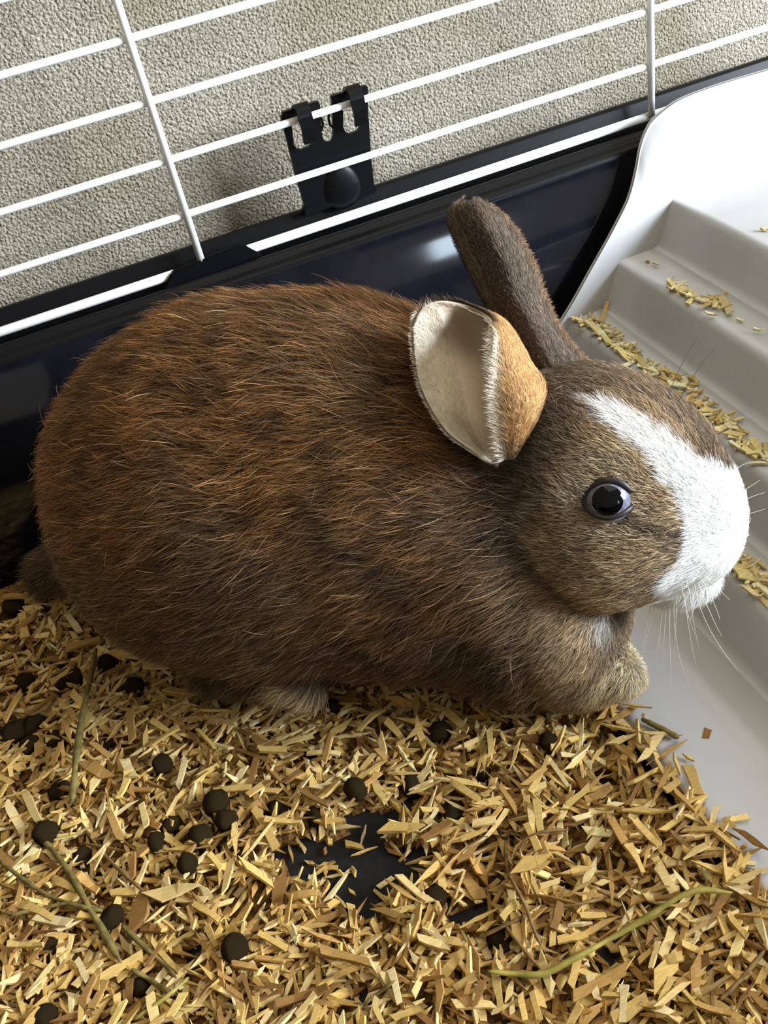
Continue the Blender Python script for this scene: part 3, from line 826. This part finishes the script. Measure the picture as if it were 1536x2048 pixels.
CH_COL=[lin(214,186,124),lin(204,170,102),lin(192,158,90),lin(224,200,146),lin(176,137,77),lin(140,103,56),lin(208,176,104)]
def chip_shape(rng,L,W,T):
    """irregular splinter along X: 4 cross sections, slightly bent and twisted"""
    k=4; xs=np.array([-.5,-.2,.2,.5])*L+rng.normal(size=k)*L*.03; bend=rng.normal()*.05*L; V=[]
    taper=rng.choice([1,1,1,.85,.7,.5]); sk=rng.normal()*.25*W
    for i,x in enumerate(xs):
        f=i/(k-1); w=W*.5*(1+(taper-1)*f)*(1+rng.normal()*.10); t=T*.5*(1+rng.normal()*.15); zb=bend*(4*(f-.5)**2); yb=rng.normal()*.04*W
        sx=sk*(1 if i in (0,k-1) else 0)
        V+=[(x-sx,-w+yb,-t+zb),(x+sx,w+yb,-t+zb),(x+sx,w*.92+yb,t+zb),(x-sx,-w*.92+yb,t+zb)]
    Fc=[(0,3,2,1)]
    for i in range(k-1):
        a=i*4
        for j in range(4): Fc.append((a+j,a+(j+1)%4,a+4+(j+1)%4,a+4+j))
    Fc.append((4*k-4,4*k-3,4*k-2,4*k-1))
    return np.array(V),Fc
def frame(yaw,pitch,roll):
    cy,sy,cp,sp,cr,sr=math.cos(yaw),math.sin(yaw),math.cos(pitch),math.sin(pitch),math.cos(roll),math.sin(roll)
    return np.array([[cy,-sy,0],[sy,cy,0],[0,0,1]])@np.array([[cp,0,sp],[0,1,0],[-sp,0,cp]])@np.array([[1,0,0],[0,cr,-sr],[0,sr,cr]])
rng=np.random.default_rng(11)
# the uncountable rest, joined into one part
NB=20000
cx=rng.uniform(-.30,.122,NB*3); cy=rng.uniform(-.006,.375,NB*3)
dens=np.where((cy>.08)&(cx>-.17),1.,.5)
q=bed_mask(cx,cy); pt=bed_pit(cx,cy)
okc=(rng.random(NB*3)<dens)&(rng.random(NB*3)>q*.86)&(rng.random(NB*3)>pt*.88)
edge_x=.108
okc&=cx<edge_x+rng.normal(size=NB*3)*.0035
cx,cy,q=cx[okc][:NB],cy[okc][:NB],q[okc][:NB]
ch=bed_h(cx,cy)
VV=[];FF=[];CC=[];base=0
protos=[chip_shape(rng,1,1,1) for _ in range(24)]
for i in range(len(cx)):
    small=rng.random()
    if q[i]>.5: L,W=rng.uniform(.0015,.007),rng.uniform(.0007,.0018)
    elif small<.35: L,W=rng.uniform(.002,.005),rng.uniform(.0006,.0018)
    elif small<.92: L,W=rng.uniform(.005,.0112),rng.uniform(.0010,.0024)
    else: L,W=rng.uniform(.007,.012),rng.uniform(.0017,.0032)
    T=rng.uniform(.0005,.0011)
    V,Fc=protos[rng.integers(24)]
    V=V*np.array([L,W,T])@frame(rng.uniform(0,6.283),rng.normal()*.17,rng.normal()*.33).T
    z=ch[i]+rng.uniform(-.0016,.0022) if q[i]<.5 else -.0076+rng.uniform(0,.0004)
    V=V+np.array([cx[i],cy[i],z])
    lowz=V[:,2].min()
    if lowz<-.0079: V[:,2]+=-.0079-lowz
    if V[:,0].max()>.1050 and V[:,2].min()<.0013: V[:,2]+=.0013-V[:,2].min()
    VV.append(V); FF.append(np.array(Fc)+base); base+=len(V)
    c=CH_COL[rng.integers(len(CH_COL))]*np.exp(rng.normal()*.14)
    CC.append(np.broadcast_to(np.clip(c,0,.85),(len(V),3)))
AV=np.stack(VV); sd=sdf1(AV.reshape(-1,3)).reshape(AV.shape[:2]); hitb=((sd<.0022)&(AV[...,2]>.0008)).any(1)
AV[hitb,:,2]-=np.maximum(0,AV[hitb,:,2].max(1)-.0006)[:,None]      # chips under the rabbit are pressed down flat
keep=(~hitb)|((AV[...,2].min(1)>-.0078)&(AV[...,0].max(1)<.1050))
FF=[np.array(FF[0])+16*i for i in range(int(keep.sum()))]; VV=list(AV[keep]); CC=[c for c,k_ in zip(CC,keep) if k_]
o=mesh('wood_shavings',np.concatenate(VV),np.concatenate(FF),M_chip,bed,smooth=False,col=np.concatenate(CC)); o['kind']='stuff'

# -- single chips that lie on top
NCHIP=[0]
def chip(p,yaw,L,W,T,label,group,pitch=0.,roll=0.,col=None):
    V,Fc=chip_shape(rng,L,W,T); Rm=frame(yaw,pitch,roll); V=V@Rm.T
    c=(CH_COL[rng.integers(len(CH_COL))] if col is None else col)*np.exp(rng.normal()*.10)
    o=mesh('wood_chip',V,Fc,M_chip,None,smooth=False,col=np.broadcast_to(np.clip(c,0,.85),(len(V),3)))
    o.location=p; NCHIP[0]+=1
    return setp(o,label,'wood chip',group)
BIG=[#px,py,len,width,angle,label
(277,1820,80,35,95,'broad upright slab chip just left of the widest chip in the bedding'),
(340,1785,75,40,-18,'widest pale slab chip, lying left of the bare black patch'),
(555,1800,100,25,100,'long leaf shaped chip standing on end under the bare black patch'),
(365,1665,70,12,-42,None),(530,1655,85,17,60,'long chip leaning over the dark droppings left of the bare patch'),(565,1660,62,12,3,None),
(677,1770,85,9,-58,'thin slanting sliver crossing the lower edge of the bare black patch'),(655,1735,45,10,3,'small level chip lying alone on the bare black patch'),
(710,1692,40,14,15,'small tilted chip lying on the upper bare black patch'),(660,1672,35,10,88,None),(230,1655,55,14,70,None),(177,1770,52,18,40,None),(127,1767,48,18,25,None),
(82,1735,45,16,-22,None),(25,1697,55,14,-18,None),(177,1980,72,20,-62,'left one of two parallel chips near the lower left corner'),(197,1990,62,17,-65,'right one of two parallel chips near the lower left corner'),
(240,1935,110,18,-30,'very long slanting chip above the two parallel chips'),(690,1912,120,20,15,'long leaf shaped chip below the bare black patch'),(545,1882,60,12,25,None),(610,1992,120,18,-15,None),(640,1840,100,20,-25,None),
(913,1915,110,26,-50,'large pale plank chip left of the long green hay stalk'),(1063,1725,60,24,-12,None),(945,1772,65,24,55,None),(1200,1965,110,18,-25,'long pale split chip below the green hay stalk'),
(1258,2020,80,22,-30,None),(1333,1940,70,32,-45,None),(1235,1660,55,16,62,None),(1080,1550,75,12,-62,None),(1133,1610,65,12,-68,None),(1193,1590,60,14,-25,None),(1190,1530,68,14,-15,None),
(1338,1550,60,12,-48,None),(805,1655,70,26,2,'bright yellow level chip at the right end of the bare black patch'),(795,1612,55,14,45,None),(1063,1635,65,14,85,None),(1402,1680,75,16,18,None),
(1400,1625,55,18,80,None),(1388,1562,65,22,70,'stout orange chip at the edge of the white foot'),(1405,1490,62,14,-68,'single chip standing up against the white foot of the steps'),
(1200,1437,55,14,-52,'pale chip just below the front paw'),(1275,1462,65,12,-62,'upright chip right of the front paw by the white foot'),(1245,1497,65,18,40,None),
(165,1287,70,18,-18,'stout chip near the top of the olive hay stalk'),(250,1308,90,16,8,None),(47,1250,50,16,80,None),(30,1192,50,12,0,None),(117,1317,42,14,-5,None),(80,1360,52,12,-45,None),(122,1352,50,14,-35,None),
(25,1410,70,13,-62,None),(122,1382,35,14,0,None),(77,1490,50,18,85,'short upright chip among the droppings at the left edge'),(120,1475,50,10,25,None),(355,1495,55,16,8,None),(265,1525,60,16,-72,None),(190,1537,60,22,35,None),(655,1495,60,12,-75,None),(720,1480,50,14,70,None)]
TONE=['cream','golden','honey','pale','tan','brown','yellow']
MARKS=[(92,1665,'lone round dropping'),(710,1578,'dropping above the bare patch'),(325,1527,'dropping left of centre'),(225,1835,'dropping by the slab chips'),(100,1905,'large flattened dropping'),
(470,1895,'dropping below the bare patch'),(420,1650,'pit of droppings'),(555,1622,'fuzzy dropping'),(1097,1484,'round dropping below the front leg'),(963,1543,'lone black dropping right of centre'),
(822,1570,'fuzzy dropping by the yellow chip'),(880,1470,'hairy dropping under the belly'),(225,1485,'brown dropping by the olive stalk'),(70,1465,'dark cluster of droppings'),(137,1362,'pair of droppings by the stalk'),
(38,1213,'pair of droppings behind the rabbit'),(620,1505,'dropping below the hind paw'),(905,1628,'dropping beside the yellow chip'),(285,1975,'dropping at the lower edge'),(1000,1880,'damp dropping by the green stalk'),
(690,1715,'bare black patch'),(870,1795,'fuzzy dropping by the bare patch'),(165,1430,'thick olive hay stalk'),(212,1712,'thin brown stalk'),(145,1755,'brown olive stalk'),(60,1765,'bent hay blade'),(300,1905,'short dark stalk'),
(330,1995,'yellow green stalk tip'),(1088,1947,'bend of the green stalk'),(1218,1880,'middle of the green stalk'),(1400,1783,'far end of the green stalk'),(1080,1822,'brown stalk above the green one'),(1032,1775,'curved brown stem'),
(1090,1662,'arched brown blade'),(1480,1960,'brown stalk at the right edge'),(740,2000,'dull stalk at the bottom edge'),(1320,1456,'dark green twig'),(590,1385,'pale hind paw'),(1230,1375,'front paw'),(277,1820,'broad upright slab chip'),
(340,1785,'widest pale slab chip'),(555,1800,'leaf shaped chip on end'),(805,1655,'bright yellow level chip'),(913,1915,'large pale plank chip'),(1200,1965,'pale split chip'),(690,1912,'leaf shaped chip below the patch'),(1388,1562,'stout orange chip'),(187,1985,'two parallel chips'),(1405,1490,'chip standing against the foot')]
USED=set()
def auto_label(x,y,Lp,Wp,ang,tone):
    a=ang%180; o='lying level' if a<18 or a>162 else 'pointing at the viewer' if 72<a<108 else 'slanting down rightwards' if a<90 else 'slanting up rightwards'
    sz=('short ' if Lp<48 else 'long ' if Lp>66 else '')+('slim ' if Wp<11.5 else 'broad ' if Wp>15 else '')
    for d,mx,my,ph in sorted((math.hypot(x-mx,y-my),mx,my,ph) for mx,my,ph in MARKS)[:14]:
        dx,dy=x-mx,y-my
        rel=('left of' if dx<0 else 'right of') if abs(dx)>abs(dy) else ('behind' if dy<0 else 'in front of')
        t=sz+tone+' chip '+o+(' close ' if d<70 else ' ')+rel+' the '+ph
        if t not in USED and len(t.replace('-',' ').split())<=16: USED.add(t); return t
    t=sz+tone+' chip '+o+' in the pale bedding'
    return t
def lay(px,py,Lp,Wp,ang,lab,grp=None,zoff=.0024,plane=None,col=None,T=None,pitch=None):
    a=math.radians(ang); dx,dy=math.cos(a)*Lp/2,math.sin(a)*Lp/2
    c0=onz(px,py); z=(bed_h(c0[:1],c0[1:2])[0]+zoff) if plane is None else plane
    z=max(z,-.0072)
    p,q_=onz(px-dx,py-dy,z),onz(px+dx,py+dy,z); c=(p+q_)/2; v=q_-p
    sc=np.linalg.norm(c-CAM)/F
    if lab is None:
        ti=rng.integers(len(CH_COL)); col=CH_COL[ti]; lab=auto_label(px,py,Lp,Wp,ang,TONE[ti])
    if grp is None and plane is None: grp='wood chips lying on top of the bedding'
    return chip(c,math.atan2(v[1],v[0]),min(np.linalg.norm(v),.0165),Wp*sc,T or rng.uniform(.0007,.0012),lab,grp,rng.normal()*.08 if pitch is None else pitch,rng.normal()*.14,col)
for x,y,L,W,a,lab in BIG: lay(x,y,L,W,a,lab,zoff=.0030)
STEPCH=[]
def ztread(k): return SZ+SH*k+.0007
ORD='first second third fourth fifth sixth seventh eighth ninth tenth eleventh twelfth thirteenth fourteenth fifteenth sixteenth seventeenth eighteenth nineteenth twentieth'.split()
ORD+=['twenty-'+o for o in ORD[:9]]+['thirtieth']+['thirty-'+o for o in ORD[:9]]+['fortieth']+['forty-'+o for o in ORD[:9]]
def on_step(lst,k,lab,grp,labs={}):
    rank={i:r for r,i in enumerate(sorted(range(len(lst)),key=lambda i:lst[i][0]+lst[i][1]*.8))}
    for i,(x,y,L,W,a) in enumerate(lst):
        l=labs.get(i) or (lab if len(lst)==1 else lab+', '+ORD[rank[i]].replace('-',' ')+' from the inner end')
        lay(x,y,L,W,a,l,grp,plane=ztread(k)+rng.uniform(0,.0012),col=np.array([lin(226,208,158),lin(236,222,180),lin(214,196,132),lin(206,176,116)])[rng.integers(4)],T=rng.uniform(.0006,.0010))
on_step([(1208,625,32,10,-68),(1188,655,45,18,45),(1175,640,36,8,-20),(1195,640,30,7,30),(1205,668,40,10,50),(1222,665,25,8,10),(1158,640,30,8,20),(1215,680,30,9,35),(1235,690,28,9,-15),(1250,693,40,8,-22),(1245,705,42,14,35),(1265,712,36,12,20),(1262,725,34,10,-25),(1282,722,40,14,50),(1295,735,38,14,30),(1300,748,30,10,15),(1318,742,26,10,-30),(1338,745,32,8,42),(1335,760,34,12,20),(1358,770,40,14,10),(1372,768,36,14,55),(1388,758,22,12,40),(1385,790,45,8,-35),(1395,805,36,14,20),(1408,815,40,16,35),(1420,822,38,18,10),(1432,838,44,18,45),(1450,840,40,16,20),(1446,856,38,14,-20),(1465,850,34,14,35),(1470,868,36,14,15),(1488,888,46,7,-28),(1470,890,24,8,40),(1478,838,22,6,-25),(1500,905,34,12,30),(1515,895,36,14,50),(1528,912,36,14,35),(1520,925,38,7,5),(1405,835,28,10,60),(1425,860,30,9,25)],1,
 'pale chip on the step behind the forehead','chips on the step behind the head',
 {0:'white tipped chip standing up at the inner end of a white step',1:'broad flat chip at the inner end of a white step'})
on_step([(1345,570,26,8,40),(1362,578,44,20,25),(1385,585,30,12,30),(1382,598,22,10,-50),(1400,598,34,12,20),(1420,602,36,14,15),(1435,600,28,12,40),(1452,612,36,12,62),(1410,610,26,8,-10),(1442,590,24,6,-30)],2,
 'straw coloured chip in the small heap','chips on the upper step',{7:'orange tipped chip at the right end of the small heap on a step'})
on_step([(1422,628,22,7,12)],2,'single white chip on the step below the small heap',None)
on_step([(1480,640,14,5,20),(1518,660,18,8,10)],2,'tiny white chip on the second step','tiny chips on a step')
on_step([(1312,527,12,5,25),(1296,522,9,4,15)],2,'dark speck sized chip on a white step','dark specks on a step')
on_step([(1530,458,16,9,0)],3,'small pale chip at the right frame edge on the platform',None)
on_step([(1463,318,30,7,-42)],3,'white sliver lying alone on the white platform',None)
on_step([(1482,1140,50,24,55),(1500,1135,34,14,30),(1510,1160,48,22,40),(1525,1150,36,18,10),(1528,1180,40,14,45),(1505,1185,34,10,35),(1490,1120,26,9,-10),(1522,1128,26,12,30),(1532,1205,30,10,50)],0,
 'pale chip in the heap by the mouth','chips on the step below the mouth',{0:'large chip on the step directly right of the rabbit\'s mouth'})
def crumbs(name,label,line,k,n,spread):
    VV=[];FF=[];CC=[];b=0; L=np.array(line,float)
    for i in range(n):
        f=rng.random()*(len(L)-1); q=L[int(f)]*(1-f%1)+L[int(f)+1]*(f%1)+rng.normal(size=2)*spread
        V,Fc=chip_shape(rng,rng.uniform(.0015,.006),rng.uniform(.0006,.0018),rng.uniform(.0003,.0007)); V=V@frame(rng.uniform(0,6.3),rng.normal()*.2,rng.normal()*.3).T
        p=onz(q[0],q[1],ztread(k)); V=V+p; V[:,2]+=max(0,SZ+SH*k+.00015-V[:,2].min())+rng.uniform(0,.0010)
        VV.append(V); FF.append(np.array(Fc)+b); b+=len(V)
        CC.append(np.broadcast_to(np.clip([lin(228,212,164),lin(238,226,188),lin(212,194,130),lin(196,176,110)][rng.integers(4)]*np.exp(rng.normal()*.1),0,.85),(len(V),3)))
    o=mesh(name,np.concatenate(VV),np.concatenate(FF),M_chip,None,smooth=False,col=np.concatenate(CC)); setp(o,label,'wood crumbs',kind='stuff')
crumbs('wood_crumbs','fine straw coloured crumbs strewn along the step behind the forehead',[(1165,642),(1215,668),(1260,705),(1310,742),(1370,772),(1430,830),(1480,868),(1530,915)],1,170,9)
crumbs('wood_crumbs','fine straw coloured crumbs in the small heap on the upper step',[(1345,570),(1380,590),(1420,605),(1455,612)],2,45,6)
crumbs('wood_crumbs','fine straw coloured crumbs on the step beside the mouth',[(1478,1128),(1505,1155),(1530,1185)],0,60,12)
# random remaining single chips up to 300
need=300-NCHIP[0]
k=0
while k<need:
    x,y=rng.uniform(0,1500),rng.uniform(1180,2048)
    w=onz(x,y)
    if w[0]>.1075: continue
    if bed_mask(w[:1],w[1:2])[0]>.2 or (bed_pit(w[:1],w[1:2])[0]>.2 and rng.random()<.7): continue
    if y<1400 and x>180 and y<1180+ (x-50)*.55: continue
    if float(sdf(np.array([[w[0],w[1],.004]],np.float32))[0])<.004: continue
    if rng.random()>.35+.65*(y-1180)/870: continue
    lay(x,y,rng.uniform(38,80),rng.uniform(9,18),rng.uniform(0,180),None,zoff=rng.uniform(.0022,.0036)); k+=1

# -- droppings
def dropping_mesh(seed):
    rg=np.random.default_rng(seed); bm=bmesh.new(); bmesh.ops.create_icosphere(bm,subdivisions=3,radius=1.0)
    P=np.array([v.co[:] for v in bm.verts]); n=(vnoise(P+seed*3.1,.55,seed)-.5)*.26+(vnoise(P+seed*3.1,.22,seed+5)-.5)*.14
    for v,d in zip(bm.verts,n): v.co*=(1+d)
    me=bpy.data.meshes.new('dropping'); bm.to_mesh(me); bm.free(); me.polygons.foreach_set('use_smooth',[True]*len(me.polygons)); me.materials.append(M_drop); return me
DM=[dropping_mesh(s) for s in range(6)]
DROPS=[(92,1665,23,'round dark dropping lying alone in the chips at the left'),(710,1578,22,'dark dropping at the upper rim of the bare black patch'),(325,1527,18,'dark dropping in the middle of the chips left of centre'),
(225,1835,22,'dark dropping left of the broad upright slab chip'),(100,1905,27,'large flattened dropping near the lower left corner'),(470,1895,25,'dark dropping below the bare black patch, left of centre'),
(345,1655,24,'dark dropping behind a slanting chip left of the bare patch'),(432,1606,24,'topmost of the dark droppings in the pit left of the bare patch'),(400,1672,22,'black dropping between leaning chips left of the bare patch'),
(455,1640,22,'dropping in the pit at the left tip of the bare patch'),(315,1685,19,'brownish dropping under the slanting chip left of the bare patch'),(375,1728,20,'dropping with a hay thread below the pit'),
(420,1705,20,'low black dropping at the bottom of the pit'),(555,1622,22,'fuzzy dropping above the bare black patch'),(635,1632,22,'brown fuzzy dropping at the top edge of the bare patch'),
(1097,1484,18,'round dropping below the front leg at the right'),(963,1543,18,'black dropping right of centre in the chips'),(822,1570,24,'fuzzy dropping above the bright yellow chip'),
(880,1470,26,'hairy dropping under the belly, right of centre'),(225,1485,22,'brown dropping right of the olive hay stalk'),(30,1468,26,'leftmost dropping of the dark cluster at the left edge'),
(70,1455,24,'middle dropping of the dark cluster at the left edge'),(112,1478,22,'right dropping of the dark cluster at the left edge'),(62,1492,22,'lowest dropping of the dark cluster at the left edge'),
(122,1368,22,'left dropping of the pair beside the olive hay stalk'),(152,1356,20,'right dropping of the pair beside the olive hay stalk'),(25,1212,18,'left dropping of the pair behind the rabbit'),(50,1214,18,'right dropping of the pair behind the rabbit'),
(10,1270,18,'dropping at the left frame edge behind the rabbit'),(215,1328,20,'dropping under the curved chip by the olive stalk'),(268,1372,18,'dropping near the rabbit\'s hind end in the chips'),
(50,1365,18,'dropping between slanting chips at the left edge'),(120,1580,20,'dropping left of the lower end of the olive stalk'),(620,1505,20,'dropping below the pale hind paw'),
(165,1715,18,'half buried dropping right of the lone round dropping'),(490,1402,18,'dropping in the shade left of the pale hind paw'),(668,1412,18,'dropping in the shade right of the pale hind paw'),
(905,1628,26,'dark dropping right of the bright yellow chip'),(865,1642,20,'dropping just right of the bright yellow chip'),(285,1975,20,'dropping at the lower edge right of the parallel chips'),
(90,2035,22,'dropping at the bottom frame edge on the left'),(1000,1880,26,'dark damp dropping left of the long green hay stalk'),(1245,1402,20,'dark lump standing in for the shaded gap under the front paw'),(755,1562,16,'small dropping right of the one above the bare patch'),(870,1795,22,'fuzzy dropping at the lower right of the bare patch')]  # the lump under the front paw stands in for shade in a gap
for i,(x,y,rp,lab) in enumerate(DROPS):
    w=onz(x,y); h=bed_h(w[:1],w[1:2])[0]; r=rp*np.linalg.norm(w-CAM)/F
    r*=1.08; z=max(h+r*.55,-.008+r*.75); p=onz(x,y,z)
    o=link('dropping',DM[i%6]); o.location=p; o.scale=(r,r*rng.uniform(.85,1),r*rng.uniform(.78,.92)); o.rotation_euler=(rng.uniform(0,.5),rng.uniform(0,.5),rng.uniform(0,6))
    setp(o,lab,'dropping','droppings in the bedding')

# -- hay stalks
def stalk(pts,rp,m,label,z0=.0045,plane=None,flat=None):
    Q=[]
    for p in pts:
        w=onz(p[0],p[1]); z=plane if plane is not None else max(bed_h(w[:1],w[1:2])[0]+z0,-.002)
        if len(p)>2: z+=p[2]*1e-3
        Q.append(onz(p[0],p[1],z))
    Q=np.array(Q); t=np.linspace(0,len(Q)-1,len(Q)*7); P=crom(Q,t); P[:,2]=np.convolve(np.pad(P[:,2],3,'edge'),np.ones(7)/7,'valid')
    sc=np.linalg.norm(P.mean(0)-CAM)/F
    f=np.linspace(0,1,len(P)); r=rp*sc*(.75+.4*vnoise(np.stack([f*9+pts[0][0],f*0,f*0],-1),1.,7))*np.interp(f,[0,.06,.94,1],[.5,1,1,.35])
    V,Fc=tube(P,r,6); o=mesh('hay_stalk',V,Fc,m,None); return setp(o,label,'hay stalk')
stalk([(192,1298,2),(178,1370,3),(163,1440,3),(152,1520,3),(147,1570,2),(143,1610,1)],7,M_hay,'thick olive hay stalk standing out left of the rabbit\'s flank')
stalk([(143,1612),(175,1665),(212,1712),(250,1750),(287,1782)],3.2,M_hayb,'thin brown stalk running on from the thick olive one')
stalk([(68,1660),(105,1700),(145,1755),(175,1810),(205,1860),(242,1925)],6,M_hay,'brown olive stalk crossing the chips in the lower left')
stalk([(0,1722),(55,1765),(105,1795),(160,1812),(205,1822)],4,M_hay,'bent hay blade reaching in from the left frame edge')
stalk([(20,1830),(80,1818),(140,1806),(200,1818)],4,M_hay,'flat grey hay blade lying level in the lower left')
stalk([(243,1850),(285,1890),(325,1925),(352,1955)],4.5,M_hay,'short dark stalk below the broad upright slab chip')
stalk([(262,1938),(300,1960),(345,1990)],5,M_hay,'stub of dark stalk near the lower edge, left')
stalk([(268,2040),(330,1995),(378,1955)],4,M_hayg,'yellow green stalk tip rising from the bottom frame edge')
stalk([(975,1942,1),(1030,1948,1),(1088,1947,1),(1150,1915,2),(1218,1880,2),(1300,1830,3),(1385,1782,3),(1465,1786,1)],6,M_hayg,'long yellow green hay stalk bent across the lower right bedding')
stalk([(955,1878),(1020,1845),(1080,1822),(1150,1808),(1212,1796)],4,M_hayb,'brown stalk lying above the long green one')
stalk([(1010,1680),(1015,1740),(1032,1775),(1052,1815),(1068,1860),(1082,1890)],3.5,M_hayb,'dark brown curved stem right of the bare patch')
stalk([(1025,1720),(1050,1680),(1090,1662),(1135,1660)],3,M_hayb,'arched brown blade right of the bare patch')
stalk([(998,1835),(1040,1890),(1080,1938)],3.5,M_hayb,'thin brown stem touching the bend of the green stalk')
stalk([(1440,2000),(1480,1960),(1530,1900)],4,M_hayb,'brown stalk at the lower right frame edge')
stalk([(700,2030),(740,2000),(790,1960)],4,M_hay,'dull stalk at the bottom frame edge, middle')
stalk([(0,1448),(40,1440),(90,1415),(110,1390)],4,M_hayb,'brown blade over the dark cluster at the left edge')
stalk([(1283,1438),(1320,1456),(1358,1476)],6,M_hay,'short dark green twig lying on the white foot',plane=.0022)
stalk([(1468,267),(1505,271),(1545,277)],4.5,M_hay,'grey green stalk lying on the white platform',plane=SZ+SH*3+.0009)
